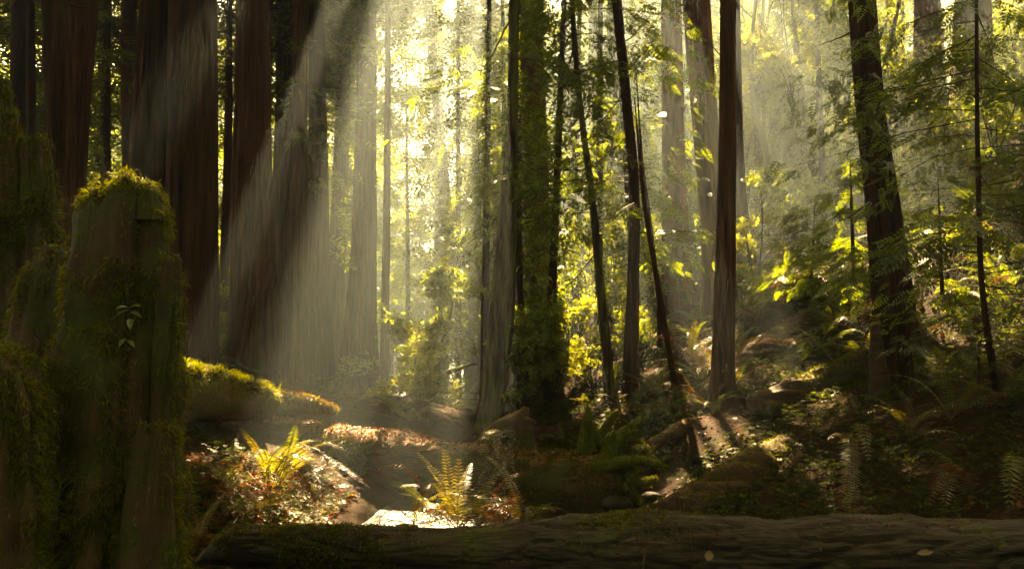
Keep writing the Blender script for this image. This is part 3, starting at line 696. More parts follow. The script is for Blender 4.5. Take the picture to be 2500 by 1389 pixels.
# --- foreground log along the bottom of the picture
prof = [(478, 1368, 1376, 5.05), (500, 1345, 1378, 5.05), (540, 1312, 1380, 5.02), (580, 1284, 1383, 5.0), (700, 1285, 1388, 4.97), (900, 1285, 1396, 4.92), (1100, 1291, 1408, 4.86), (1250, 1281, 1420, 4.8), (1400, 1264, 1430, 4.76),
        (1550, 1251, 1440, 4.72), (1650, 1254, 1446, 4.7), (1780, 1267, 1452, 4.66), (1900, 1273, 1456, 4.62), (2050, 1264, 1460, 4.58), (2250, 1265, 1468, 4.52), (2500, 1266, 1478, 4.46), (2800, 1266, 1490, 4.38)]
ctr = [P(a, (b+c)/2, d) for a, b, c, d in prof]; rad = [(c-b)/2*M_PX(d) for a, b, c, d in prof]
pp, rr = resample(ctr, rad, 320)
def log_cracks(pts, ring):
    p = pts.reshape(-1, 3); q = p*np.array([1.1, 30, 30])+vnoise(p*np.array([2., 3, 3]))[:, None]*.9
    cr = np.abs(vnoise(q*np.array([1, .45, .45])+4)); fine = fbm(q*np.array([1.6, 1.2, 1.2]), 3)
    knot = sum(np.exp(-(((p[:, 0]-kx)/.07)**2+((p[:, 2]-kz)/.05)**2)) for kx, kz in ((-.45, .78), (.35, .70), (1.25, .74), (2.05, .80)))
    return (.03*fine - .12*np.exp(-(cr/.07)**2)*(vnoise(p*np.array([1.3, 5, 5])+8) > -.25) - .07*np.exp(-(np.abs(vnoise(q*np.array([2.2, .9, .9])+31))/.1)**2) + .05*vnoise(p*np.array([2.2, 4, 4])) + .10*knot).reshape(pts.shape[:2])
FV, FF = tube(pp, rr, 110, True, log_cracks)
flog = thing('fallen_log', 'long weathered grey log lying across the bottom foreground, mossy at its left end', 'log', ctr[5])
mk('wood', FV, FF, M_FRONT, flog, True)
lf = lambda c, n: np.exp(-((c[:, 0]+1.45)/.42)**2)*(fbm(c*6, 3) > -.15) + .9*np.exp(-((c[:, 0]+.98)/.10)**2)*(fbm(c*9, 2) > -.1) + .9*np.exp(-((c[:, 0]+.68)/.13)**2)*(fbm(c*9, 2) > -.1)
strands(FV, FF, 16000, .028, .0045, lf, np.random.default_rng(1), flog)
lf2 = lambda c, n: np.exp(-((c[:, 0]-.68)/.22)**2)*np.clip(n[:, 2]-.35, 0, 1) + (fbm(c*np.array([2, 6, 6.]), 2) > .55)*np.clip(n[:, 2]-.1, 0, 1)*(c[:, 0] > .2)*.8
strands(FV, FF, 4200, .02, .004, lf2, np.random.default_rng(2), flog)
lt_rg = np.random.default_rng(12); lp, ln_ = sample_surface(FV, FF, 1500, lt_rg, lambda c, n: np.clip(n[:, 2]-.35, 0, 1)*(fbm(c*np.array([3., 8, 8]), 2) > .05))
lv, lq = scatter(T_BROAD, lp+ln_*.003, norm(rdir(1500, lt_rg)*np.array([1, .6, .2])), norm(ln_+.3*rdir(1500, lt_rg)), lt_rg.uniform(.008, .03, 1500)); mk('litter', lv, [lq], M_LITTER, flog, kind='stuff')
def on_log(px, py):                                # point of the front log seen at this pixel
    r = ray(px, py); r = r/np.linalg.norm(r); v = FV-CAM; t = v @ r; dd = np.linalg.norm(v-t[:, None]*r, axis=1)
    k = np.where(dd < dd.min()+.03)[0]; return CAM + r*(t[k].min()-.004)
M_CARVE = flat_mat('carved_groove', (.012, .009, .006), .95, 20)
for txt, px, py, sz in (('FLIN', 1668, 1350, .052), ('L', 1745, 1352, .05), ('S A', 1682, 1380, .055), ('SL', 862, 1322, .052)):
    cu = bpy.data.curves.new('carving', 'FONT'); cu.body = txt; cu.size = sz; cu.extrude = .0015; cu.offset = -.0008; cu.materials.append(M_CARVE)
    oc = bpy.data.objects.new('carving_text', cu); me = bpy.data.meshes.new_from_object(oc); bpy.data.objects.remove(oc)
    o = bpy.data.objects.new('carving', me); col.objects.link(o); o.parent = flog
    q = on_log(px+20, py-10) - OFF[flog.name] - np.array([.04, 0, .012]); o.location = tuple(q); o.rotation_euler = (math.radians(74), 0, 0)
def dry_leaf(px, py, w_, h_, ang, label):
    q = on_log(px, py); n = 9; a = np.linspace(0, 1, n); wd = np.sin(a*np.pi)**.7*.5
    up = np.array([0, .25, .97]); tx = np.array([math.cos(ang), 0.0, math.sin(ang)]); ty = norm(np.cross([0, -1., .25], tx))
    c = q[None]+np.array([0, -.012, .0])+(a-.5)[:, None]*h_*tx; cup = np.array([0, -1., .3])
    L = c + wd[:, None]*w_*ty + cup*.006; R = c - wd[:, None]*w_*ty + cup*.006
    V = np.concatenate([L, c, R]); i = np.arange(n-1)
    mk('dry_leaf', V, [np.concatenate([np.stack([i, i+1, i+n+1, i+n], -1), np.stack([i+n, i+n+1, i+2*n+1, i+2*n], -1)])], M_DRYLEAF, None, True, label, 'leaf')
dry_leaf(1729, 1354, .045, .055, 1.4, 'small pale dry leaf standing on the grey foreground log')
dry_leaf(2254, 1346, .028, .085, .1, 'brown dry leaf lying flat on the right of the grey foreground log')
q = on_log(1570, 1380); tw, tf = tube(np.array([q+[-.01, -.01, -.06], q+[0, -.012, .02], q+[.012, -.014, .085], q+[.022, -.014, .10]]), [.004, .0035, .003, .0025], 6)
mk('dead_stalk', tw, tf, flat_mat('stalk', (.14, .10, .06), .8), None, True, 'short dry stalk leaning on the grey foreground log', 'stalk')

# --- big fallen log with its root plate
bl = [(470, 1055, 11.2, .30), (620, 1078, 10.8, .33), (760, 1098, 10.5, .33), (900, 1118, 10.2, .335), (1080, 1148, 9.8, .345), (1250, 1178, 9.4, .36), (1400, 1195, 9.15, .38), (1500, 1195, 9.0, .36), (1545, 1200, 8.95, .22)]
ctr, rad = log_path(bl); pp, rr = resample(ctr, rad, 170)
BV, BF = tube(pp, rr, 64, True, grain_bump(.05, 7, .07, 9., 0))
blog = thing('fallen_log', 'big fallen trunk spanning the creek, litter covered on top, ending in mossy roots', 'log', ctr[4])
mk('wood', BV, BF, M_LOG_BIG, blog, True)
strands(BV, BF, 16000, .05, .007, lambda c, n: (fbm(c*2.2+5, 3) > .0)*np.clip(1.1-n[:, 2], .2, 1)*(c[:, 0] > -2.4) + 1.2*np.clip(n[:, 2]-.3, 0, 1)*(c[:, 0] > -.3), np.random.default_rng(3), blog)
def root(pix, seedn, name='root', fuzz=700, par=None, rmul=1.0):
    pts, rads = log_path(pix); a, b = resample(pts, np.array(rads)*rmul, 26)
    V, Fs = tube(a, b, 14, True, grain_bump(.07, 9, .16, seedn, 2)); o = mk(name, V, Fs, M_ROOT, par or blog, True)
    strands(V, Fs, fuzz, .03, .006, lambda c, n: np.clip(n[:, 2]+.6, .1, 2), np.random.default_rng(int(seedn*10)), o, hang=.45, lift=.6)
root([(1435, 1120, 9.1, .11), (1432, 1070, 9.1, .075), (1437, 1035, 9.1, .048), (1436, 990, 9.12, .012)], 1.1, fuzz=1500)
root([(1430, 1090, 9.05, .06), (1427, 1040, 9.05, .03), (1426, 1010, 9.05, .01)], 1.2)
root([(1450, 1115, 9.2, .08), (1460, 1070, 9.25, .05), (1448, 1040, 9.3, .03)], 1.3)
root([(1450, 1080, 9.3, .05), (1480, 1045, 9.35, .045), (1500, 1012, 9.4, .04), (1508, 1003, 9.4, .018)], 1.4, fuzz=1100)
root([(1460, 1085, 9.2, .05), (1475, 1085, 9.1, .05), (1500, 1120, 9.0, .05)], 1.45)
root([(1480, 1110, 8.95, .06), (1494, 1080, 8.93, .045), (1499, 1050, 8.92, .008)], 1.5)
root([(1470, 1140, 8.95, .11), (1505, 1100, 8.9, .08), (1530, 1062, 8.85, .055), (1545, 1055, 8.85, .04), (1552, 1062, 8.85, .02)], 1.6, fuzz=1500)
root([(1530, 1065, 8.85, .04), (1535, 1048, 8.9, .03), (1550, 1043, 8.9, .02)], 1.7)
root([(1515, 1090, 8.85, .05), (1545, 1072, 8.8, .035), (1570, 1082, 8.8, .012)], 1.8)
root([(1440, 1155, 8.9, .09), (1500, 1135, 8.7, .065), (1560, 1124, 8.6, .05), (1600, 1132, 8.55, .04), (1632, 1142, 8.5, .02)], 1.9, fuzz=1600)
root([(1615, 1135, 8.52, .03), (1622, 1150, 8.5, .015)], 1.95, fuzz=200)
root([(1530, 1160, 8.8, .06), (1545, 1150, 8.7, .05), (1540, 1170, 8.6, .05), (1580, 1178, 8.55, .045), (1603, 1168, 8.5, .02)], 2.1, fuzz=1300)
root([(1500, 1160, 8.75, .07), (1512, 1190, 8.7, .055), (1520, 1220, 8.7, .03)], 2.2)
root([(1500, 1200, 8.8, .07), (1550, 1215, 8.7, .05), (1575, 1240, 8.6, .03)], 2.3)
root([(1545, 1105, 9.3, .06), (1580, 1100, 9.4, .055), (1595, 1122, 9.3, .03)], 2.4)
root([(1520, 1180, 8.85, .05), (1530, 1190, 8.6, .04), (1528, 1196, 8.55, .02)], 2.5, fuzz=300)
root([(1480, 1205, 8.75, .08), (1440, 1225, 8.8, .07), (1425, 1245, 8.8, .05)], 2.6)

# --- mossy log caught by the sun, upper left
ml = [(200, 905, 8.7, .29), (330, 932, 9.0, .295), (430, 953, 9.2, .30), (520, 963, 9.45, .285), (600, 974, 9.7, .235), (640, 982, 9.85, .205), (660, 986, 9.95, .165)]
ctr, rad = log_path(ml); pp, rr = resample(ctr, rad, 120)
V, Fs = tube(pp, rr, 60, True, grain_bump(.04, 7, .05, 21., 0))
mlog = thing('fallen_log', 'sunlit log with bright hanging moss, jutting out from behind the mossy stump', 'log', ctr[2])
mk('wood', V, Fs, M_LOG_MOSS, mlog, True)
strands(V, Fs, 10000, .034, .006, lambda c, n: (fbm(c*np.array([4, 2, 2.])+1, 2) > -.25)*np.clip(n[:, 2]-.12, 0, 1)*np.clip(.9-n[:, 1], .05, 1), np.random.default_rng(4), mlog, hang=1.0, lift=.25)
strands(V, Fs, 5000, .065, .007, lambda c, n: np.exp(-((n[:, 2]-.72)/.22)**2)*np.clip(-n[:, 1]+.1, 0, 1)*(fbm(c*np.array([9, 3, 3.])+2, 2) > -.3), np.random.default_rng(43), mlog, hang=.55, lift=1.0, name='moss_curtain')
ml = [(640, 975, 10.2, .14), (700, 985, 10.35, .125), (760, 992, 10.5, .105), (812, 1003, 10.6, .06), (822, 1006, 10.6, .03)]
ctr, rad = log_path(ml); pp, rr = resample(ctr, rad, 60); V, Fs = tube(pp, rr, 30, True, grain_bump(.06, 8, .08, 23., 0))
l2 = thing('fallen_log', 'short tapering log with shaggy red brown moss past the sunlit log end', 'log', ctr[1])
mk('wood', V, Fs, M_LOG_MOSS, l2, True)
strands(V, Fs, 4000, .06, .006, lambda c, n: np.clip(n[:, 2]+.2, 0, 1), np.random.default_rng(41), l2, hang=1.0, lift=.3)
strands(V, Fs, 1800, .07, .006, lambda c, n: np.clip(n[:, 2]+.1, 0, 1), np.random.default_rng(42), l2, M_LITTER, 'litter', hang=.8, lift=.4)
def plain_log(pix, label, seedn, mat=M_LOG_DARK, moss=2500, seg=40, along=0):
    ctr, rad = log_path(pix); pp, rr = resample(ctr, rad, 90); V, Fs = tube(pp + .10*np.stack([fbm(pp*1.3+seedn+q, 2) for q in (0, 5, 9)], 1)*np.array([.3, .3, .6]), rr, seg, True, grain_bump(.16, 14, .16, seedn, along))
    o = thing('fallen_log', label, 'log', ctr[0]); mk('wood', V, Fs, mat, o, True)
    if moss: strands(V, Fs, moss, .05, .007, lambda c, n: np.clip(n[:, 2]-.1, 0, 1)*(fbm(c*1.7+seedn, 2) > -.2), np.random.default_rng(int(seedn*7)), o)
    return o
plain_log([(480, 868, 13.6, .14), (560, 897, 13.8, .15), (640, 930, 14, .13)], 'bare log end showing between the twin trunk and the stout trunk', 31., M_FRONT, 0)
plain_log([(1650, 1275, 7.2, .24), (1760, 1212, 7.7, .24), (1880, 1140, 8.2, .22), (2000, 1066, 8.8, .18), (2080, 1020, 9.3, .15)], 'dark mossy log slanting up the right bank from the creek', 33.)
plain_log([(1760, 935, 11.6, .22), (1900, 850, 12, .24), (2020, 790, 12.4, .26), (2160, 725, 12.8, .26), (2300, 660, 13.2, .25)], 'dark shaded log lying diagonally behind the straight brown trunk', 35.)
plain_log([(1860, 1010, 9.6, .18), (1990, 950, 9.8, .19), (2130, 890, 10, .2)], 'low rotten log below the diagonal log, running to the heavy black trunk', 37.)
plain_log([(1560, 1120, 9.6, .06), (1640, 1060, 10.0, .075), (1720, 1028, 10.4, .06)], 'thin pale broken log above the mossy roots', 38., M_LOG_BIG, 300, 20)
plain_log([(1490, 1075, 10.4, .07), (1560, 1030, 10.8, .08), (1640, 985, 11.4, .07)], 'mossy limb lying on the bank behind the root spikes', 39., M_ROOT, 900, 20)
plain_log([(2080, 600, 14, .10), (2140, 585, 14.2, .11), (2200, 570, 14.4, .10)], 'short broken log lying left of the heavy black trunk', 40., M_FRONT, 300, 20)
# --- broken stump by the central tree
st = thing('broken_stump', 'dark broken stump leaning right beside the foot of the central trunk', 'stump', P(1270, 1100, 11))
pts, rads = log_path([(1180, 1085, 11.2, .13), (1225, 1055, 11.1, .16), (1262, 1030, 11, .13), (1283, 1003, 11, .06), (1288, 995, 11, .03)])
a, b = resample(pts, rads, 30); V, Fs = tube(a, b, 24, True, grain_bump(.08, 8, .12, 45., 0)); mk('spur', V, Fs, M_LOG_BIG, st, True)
pts, rads = log_path([(1285, 1125, 10.9, .15), (1280, 1080, 10.9, .13), (1288, 1040, 10.9, .10), (1296, 1022, 10.9, .07)])
a, b = resample(pts, rads, 30); V, Fs = tube(a, b, 24, True, grain_bump(.10, 8, .12, 46., 2)); mk('wood', V, Fs, M_LOG_BIG, st, True)
# --- mossy stub under the leaning pole
st = thing('mossy_stub', 'clump of upright mossy stubs at the foot of the leaning dead pole', 'stump', P(1665, 1060, 11.5))
for k, pix in enumerate(([(1668, 1070, 11.6, .10), (1658, 1000, 11.6, .07), (1648, 955, 11.6, .045), (1646, 945, 11.6, .02)], [(1690, 1075, 11.5, .08), (1686, 1010, 11.5, .06), (1682, 985, 11.5, .02)], [(1645, 1075, 11.5, .06), (1640, 1010, 11.5, .045), (1642, 990, 11.5, .015)])):
    root(pix, 50.+k, 'stub', 700, st)
st = thing('mossy_branch_stub', 'curved mossy branch stub poking up on the slope left of the heavy black trunk', 'branch', P(2020, 860, 11.5))
root([(2035, 848, 11.5, .07), (2018, 800, 11.4, .05), (2000, 770, 11.3, .045), (1996, 760, 11.3, .02)], 55., 'wood', 500, st)
st = thing('mossy_snag', 'narrow mossy snag against the left side of the heavy black trunk', 'stump', P(2145, 960, 8.7))
V, Fs = tube(*resample(*log_path([(2152, 1000, 8.75, .12), (2143, 900, 8.75, .085), (2139, 830, 8.75, .06), (2137, 790, 8.75, .045), (2143, 768, 8.75, .012)]), 30), 18, True, grain_bump(.12, 12, .22, 56., 2)); mk('wood', V, Fs, M_LOG_DARK, st, True)

# --- the mossy stump and spire at the left
def column(rows, d, ratio, seedn, jag=.05, n=54, seg=48, off=(0, 0)):
    py = np.array([r[0] for r in rows], float); yy = np.linspace(py[0], py[-1], n)
    L = np.interp(yy, py, [r[1] for r in rows]); R = np.interp(yy, py, [r[2] for r in rows])
    th = np.linspace(0, 2*np.pi, seg, endpoint=False); V = []
    for k, y in enumerate(yy):
        c = P((L[k]+R[k])/2, y, d); a = (R[k]-L[k])/2*M_PX(d)
        V.append(np.stack([c[0]+a*np.cos(th), c[1]+a*ratio*np.sin(th), np.full(seg, c[2])], 1))
    V = np.array(V); C = V.mean(1, keepdims=True); rel = V - C; un = norm(rel)
    flat = V.reshape(-1, 3); u = un.reshape(-1, 3)
    g = fbm(np.stack([u[:, 0]*3.1+seedn, u[:, 1]*3.1, flat[:, 2]*.9], 1), 4)*.16 + (1-2*np.abs(vnoise(np.stack([u[:, 0]*4.3+seedn, u[:, 1]*4.3, flat[:, 2]*.7], 1))))*.12 + fbm(flat*5+seedn, 3)*.08 + .16*vnoise(np.stack([u[:, 0]*1.5+seedn, u[:, 1]*1.5, flat[:, 2]*1.6], 1)) + .10*np.maximum(0, vnoise(flat*7.5+seedn*2))
    V = (C + rel*(1+g.reshape(n, seg)[..., None]*np.minimum(1, .34/np.maximum(np.linalg.norm(rel, axis=2), .05))[..., None]))
    jz = jag*fbm(np.stack([np.cos(th)*2.2+seedn, np.sin(th)*2.2, 0*th], 1), 3)
    fall = np.exp(-np.arange(n)/n*9); V[:, :, 2] += fall[:, None]*jz[None]
    top = V[0]; cen = top.mean(0); rings = [cen + (top-cen)*f + np.array([0, 0, -.02*(1-f)]) + np.stack([0*th, 0*th, jag*.5*fbm(np.stack([np.cos(th)*3*f+seedn, np.sin(th)*3*f, 0*th+f], 1), 2)], 1) for f in (.25, .5, .78)]
    V = np.concatenate([np.array(rings), V]); nn_ = len(V)
    i = np.arange(nn_-1)[:, None]*seg; j = np.arange(seg)[None]; j2 = (j+1) % seg
    Q = np.stack([i+j2, i+j, i+seg+j, i+seg+j2], -1).reshape(-1, 4)
    VV = np.concatenate([V.reshape(-1, 3), cen[None]]); aa = np.arange(seg)
    return VV, [Q, np.stack([aa, (aa+1) % seg, np.full(seg, len(VV)-1)], -1)]
def splinter(px0, px1, py0, py1, d, thick, seedn, lean=0.):
    """a torn upright slab of wood: wedge with a ragged pointed top"""
    n, m = 14, 9; V = []
    for k in range(n):
        u = k/(n-1); y = py1+(py0-py1)*u
        cut = .5+.5*math.cos(u*1.2)
        for j in range(m):
            v = j/(m-1)-.5; x = (px0+px1)/2+(px1-px0)*v*cut*(1-.45*u**2)+lean*u
            q = P(x, y+(abs(v)**1.2)*u*(py1-py0)*.5, d); V.append(q)
    V = np.array(V); f = fbm(V*np.array([14, 3, 2.2])+seedn, 3)*.016
    A = V+np.stack([0*f, -thick*.5+f, 0*f], 1); B = V+np.stack([0*f, thick*.5+f, 0*f], 1)
    N = len(V); i = (np.arange(n-1)[:, None]*m+np.arange(m-1)[None]).ravel(); q1 = np.stack([i, i+1, i+m+1, i+m], -1); q2 = q1[:, ::-1]+N
    e = [np.stack([np.arange(n-1)*m+c, np.arange(1, n)*m+c, np.arange(1, n)*m+c+N, np.arange(n-1)*m+c+N], -1) for c in (0, m-1)]
    t_ = (n-1)*m+np.arange(m-1); return np.concatenate([A, B]), [np.concatenate([q1, q2, e[0][:, ::-1], e[1], np.stack([t_, t_+1, t_+1+N, t_+N], -1)])]
def stump(cols, name, label, seedn, nmoss, slabs=()):
    b = MB()
    for k, a_ in enumerate(slabs):
        V, Fs = splinter(*a_, seedn+k); b.add(V, *Fs)
    for k, (rows, d, ratio, jag) in enumerate(cols):
        V, Fs = column(rows, d, ratio, seedn+k*3.3, jag); b.add(V, *Fs)
    V, Fs = b.done(); o = thing(name, label, 'stump', (V[:, 0].mean(), V[:, 1].mean(), .3)); mk('wood', V, Fs, M_STUMP, o, True)
    wt = lambda c, n: (np.clip(fbm(c*np.array([4.5, 4.5, 2.2])+seedn, 4)*1.6-.1, .01, 1) + 2.2*np.clip(n[:, 2]-.2, 0, 1) + .5*np.clip(n[:, 0]-.3, 0, 1))*(n[:, 1] < .6)*(.12+np.clip(fbm(c*22, 2)*1.5+.2, 0, 1))
    strands(V, Fs, nmoss, .046, .0042, wt, np.random.default_rng(int(seedn)), o, hang=.8, lift=.5)
    return o
stump([([(452, 262, 372), (478, 226, 396), (520, 214, 404), (600, 208, 402), (700, 190, 398), (800, 168, 398), (900, 112, 412), (1050, 84, 415), (1420, 40, 420)], 4.05, .8, .06),
       ([(440, 282, 302), (462, 268, 316), (520, 255, 330)], 4.0, .8, .02), ([(446, 332, 362), (470, 322, 380), (540, 318, 392)], 3.98, .8, .02), ([(476, 222, 262), (500, 216, 275), (560, 212, 280)], 4.0, .8, .03),
       ([(640, 404, 440), (700, 396, 441), (780, 388, 438), (850, 378, 432), (1000, 372, 412), (1080, 365, 410)], 3.92, .8, .03),
       ([(1045, 347, 428), (1100, 332, 424), (1250, 315, 426), (1420, 296, 436)], 3.78, .8, .03),
       ([(612, 102, 176), (680, 64, 205), (900, 16, 225), (1420, -60, 230)], 4.25, .7, .05),
       ([(845, -180, 30), (900, -180, 66), (980, -180, 90), (1100, -180, 96), (1420, -180, 104)], 3.6, .6, .04)],
      'mossy_stump', 'tall broken stump shaggy with moss filling the left foreground', 61., 48000,
      [(262, 312, 430, 600, 4.0, .07), (330, 362, 440, 640, 4.04, .05), (216, 258, 462, 640, 4.0, .07), (402, 440, 632, 800, 3.94, .05), (100, 146, 596, 760, 4.2, .07), (134, 180, 606, 760, 4.15, .06), (352, 390, 1032, 1200, 3.76, .05), (394, 428, 1038, 1200, 3.78, .05)])
stump([([(205, -24, 12), (250, -28, 22), (320, -30, 38), (400, -34, 62), (900, -60, 80)], 4.75, .8, .03),
       ([(348, 50, 110), (400, 56, 120), (500, 62, 128), (620, 62, 138), (900, 60, 150)], 4.7, .8, .03)],
      'mossy_spire', 'splintered mossy spire at the far left edge behind the stump', 71., 15000,
      [(-14, 20, 190, 420, 4.72, .06), (12, 46, 300, 500, 4.72, .06), (50, 84, 346, 520, 4.66, .06), (86, 114, 338, 520, 4.67, .06)])
# seedling growing on the stump
sd = thing('seedling', 'tiny seedling with pale glossy leaves growing from the mossy stump', 'seedling', P(318, 800, 3.62))
V, Fs = tube(np.array([P(318, 800, 3.68), P(317, 778, 3.6), P(315, 760, 3.58), P(314, 752, 3.57)]), [.003, .003, .0025, .002], 6); mk('stem', V, Fs, M_GLOSSLEAF, sd, True)
def oval_leaf(par, p0, p1, w_, sag=.004, nrm=(0, -.5, .85)):
    p0, p1 = np.array(p0), np.array(p1); a = np.linspace(0, 1, 9); ax_ = p1-p0; sdv = norm(np.cross(ax_, nrm)); wd = np.sin(a**.9*np.pi)*w_*.5
    c = p0+a[:, None]*ax_ + np.array([0, 0, 1])*(np.sin(a*np.pi)*sag*2)[:, None]; up = norm(np.array(nrm))
    V = np.concatenate([c+wd[:, None]*sdv+up*.003, c, c-wd[:, None]*sdv+up*.003]); i = np.arange(8); n = 9
    return mk('leaf', V, [np.concatenate([np.stack([i, i+1, i+n+1, i+n], -1), np.stack([i+n, i+n+1, i+2*n+1, i+2*n], -1)])], M_GLOSSLEAF, par, True)
for a, b, w_ in (((314, 752), (281, 757), .022), ((314, 752), (346, 750), .02), ((315, 758), (282, 775), .016), ((316, 762), (347, 778), .022), ((317, 778), (319, 808), .028), ((305, 828), (291, 850), .024), ((310, 832), (331, 851), .02)):
    oval_leaf(sd, P(*a, 3.57), P(*b, 3.53), w_)

# ------------------------------------------------------------------ footbridge far up the creek
br = thing('footbridge', 'small timber footbridge with railings crossing the creek in the misty background', 'bridge', P(1100, 995, 22))
def beam(name, a, b, hw, hh, par, mat=M_PLANK):
    a, b = np.array(a), np.array(b); t_ = norm(b-a); sd_ = norm(np.cross(t_, [0, 0, 1.]) if abs(t_[2]) < .9 else np.array([1., 0, 0])); u = np.cross(sd_, t_)
    V = np.array([e + sx*hw*sd_ + sz*hh*u for e in (a, b) for sx, sz in ((-1, -1), (1, -1), (1, 1), (-1, 1))])
    mk(name, V, [np.array([[0, 1, 2, 3], [7, 6, 5, 4], [0, 4, 5, 1], [1, 5, 6, 2], [2, 6, 7, 3], [3, 7, 4, 0]])], mat, par)
for dd in (21.6, 22.7):
    beam('girder', P(985, 998, dd), P(1225, 1000, dd), .05, .07, br)
    for py, hh in ((957, .018), (972, .014), (984, .014)): beam('rail', P(1003, py, dd), P(1215, py+2, dd), .02, hh, br)
    for px in (1005, 1056, 1108, 1160, 1212): beam('post', P(px, 1010, dd-.06), P(px, 955, dd-.06), .035, .035, br)
for k, px in enumerate(np.linspace(990, 1220, 20)): beam('plank', P(px, 989.5, 21.5), P(px, 990, 22.8), .062, .014, br)
# creek stones
rg = np.random.default_rng(8)
def stone(p, r, label):
    th = np.linspace(0, 2*np.pi, 12, endpoint=False); ph = np.linspace(.05, np.pi-.05, 8)
    V = np.array([[math.sin(a)*math.cos(b), math.sin(a)*math.sin(b), math.cos(a)] for a in ph for b in th]); s0 = rg.random()*50
    V *= (1+.25*fbm(V*1.3+s0, 2))[:, None]*r*np.array([1.2, .9, .65]); i = np.arange(7)[:, None]*12; j = np.arange(12)[None]; j2 = (j+1) % 12
    Q = np.stack([i+j2, i+j, i+12+j, i+12+j2], -1).reshape(-1, 4); c1, c2 = np.arange(12)[::-1].copy(), np.arange(84, 96)
    mk('stone', V+np.array(p), [Q, c1[::-1][None], c2[::-1][None]], M_STONE, None, True, label, 'stone', 'stones in the creek bed')
stone(P(1507, 1232, 8.5), .13, 'golden brown boulder wedged under the mossy roots')
stone(P(1000, 1196, 8.6), .10, 'lone pale stone in the pool behind the orange fern frond')
for k in range(26):
    y = rg.uniform(10.5, 21); x = creek_x(y)+rg.normal()*.6; stone((x, y, H(x, y)[0]+.03), rg.uniform(.05, .12), 'dark wet stone in the creek beyond the big fallen trunk')
for k in range(12):
    x, y = rg.uniform(1.0, 2.4), rg.uniform(7.6, 9.3); stone((x, y, H(x, y)[0]+.02), rg.uniform(.04, .10), 'small stone on the dark creek bed right of the mossy roots')

# ------------------------------------------------------------------ ferns
def frond_mesh(pts, width, pairs=34, rg=rng, mat=None, droop=.25, gap=.12):
    """pts: rachis points base->tip"""
    a, _ = resample(pts, np.ones(len(pts)), 40); T, N, B = frames(a)
    tt = np.linspace(0, 1, 40); b = MB()
    L = np.linalg.norm(np.diff(a, axis=0), axis=1).sum()
    V, Fs = tube(a, np.linspace(.006, .0015, 40)*min(1.2, L), 4, False); b.add(V, *Fs)
    u = np.linspace(gap, .985, pairs)
    c = np.stack([np.interp(u, tt, a[:, i]) for i in range(3)], 1); tg = norm(np.stack([np.interp(u, tt, T[:, i]) for i in range(3)], 1))
    up = np.array([0, 0, 1.]) ; sd_ = np.cross(tg, up); sd_ = norm(np.where(np.linalg.norm(sd_, axis=1, keepdims=True) < .15, B[20][None], sd_)); nm = np.cross(sd_, tg)
    prof = np.minimum(1, (u-gap)/.12*.7+.35)*np.clip(1.05-u, 0, 1)**.55
    for s in (-1, 1):
        ln = (width*.5*prof*rg.uniform(.85, 1.1, pairs))[:, None]
        d = norm(sd_*s + tg*.28 + rg.normal(size=(pairs, 3))*.06); wv = tg*(L/pairs*.27)
        e = c + d*ln - nm*ln*droop*rg.uniform(.4, 1.4, (pairs, 1)); m_ = c + d*ln*.5 - nm*ln*.05
        V = np.stack([c - wv*.5, c + d*ln*.3 + wv*.95, e, c + d*ln*.3 - wv*.75], 1).reshape(-1, 3)
        b.add(V, np.arange(pairs*4).reshape(-1, 4))
    return b.done()
def arc(p0, p1, h, side=0.):
    p0, p1 = np.array(p0, float), np.array(p1, float); k = np.linspace(0, 1, 7)
    L = np.linalg.norm(p1-p0); bow = np.sin(k**.85*np.pi)
    sv = norm(np.cross(p1-p0, [0, 0, 1.]))
    return p0+(p1-p0)*k[:, None] + np.stack([0*k, 0*k, h*L*bow], 1) + sv*(side*L*bow)[:, None]
FT = []                                             # shared fronds, unit length along +x
for k, (a0, a1) in enumerate(((1.15, -.35), (.95, -.6), (.75, -.45), (1.3, .1), (.5, -.7), (.9, -1.1))):
    t_ = np.linspace(0, 1, 10); an = a0+(a1-a0)*t_**1.2
    x_ = np.concatenate([[0], np.cumsum(np.cos(an[:-1]))/9]); z_ = np.concatenate([[0], np.cumsum(np.sin(an[:-1]))/9])
    V, Fs = frond_mesh(np.stack([x_, .05*np.sin(t_*2+k), z_], 1), .24, 30, np.random.default_rng(k), None, .3)
    FT.append([mesh_data('frond', V, Fs, mm) for mm in (M_FERN, M_FERN_GOLD, M_FERN_DEAD)])
def fern(p, size, n, label, seedn, mix=(.8, .2, .0), group=None, spread=None):
    rg = np.random.default_rng(seedn); o = thing('sword_fern', label, 'fern', p, group)
    for k in range(n):
        az = (k+rg.uniform(-.3, .3))/n*2*np.pi if spread is None else rg.uniform(*spread)
        v = rg.choice(3, p=mix); f = FT[4 if v == 2 and rg.random() < .6 else rg.integers(len(FT))][v]
        put('frond', f, o, rg.normal(size=3)*.02*size, (rg.normal()*.2, rg.normal()*.15, az), size*rg.uniform(.65, 1.15))
    return o
def hero_fern(base, fronds, label, w_=.2):
    o = thing('sword_fern', label, 'fern', base); rg = np.random.default_rng(int(base[0]*100) % 999+3)
    for tip, h, sd_, mm, ww, *ob in fronds:
        b = np.array(ob[0] if ob else base)+rg.normal(size=3)*.02; pt = arc(b, tip, h, sd_); L = np.linalg.norm(np.array(tip)-b)
        V, Fs = frond_mesh(pt, ww, max(16, int(30*L/.8)), rg); mk('frond', V, Fs, mm, o)
    return o
G_, Y_, D_ = M_FERN, M_FERN_GOLD, M_FERN_DEAD
bA = ground_pt(665, 1215)
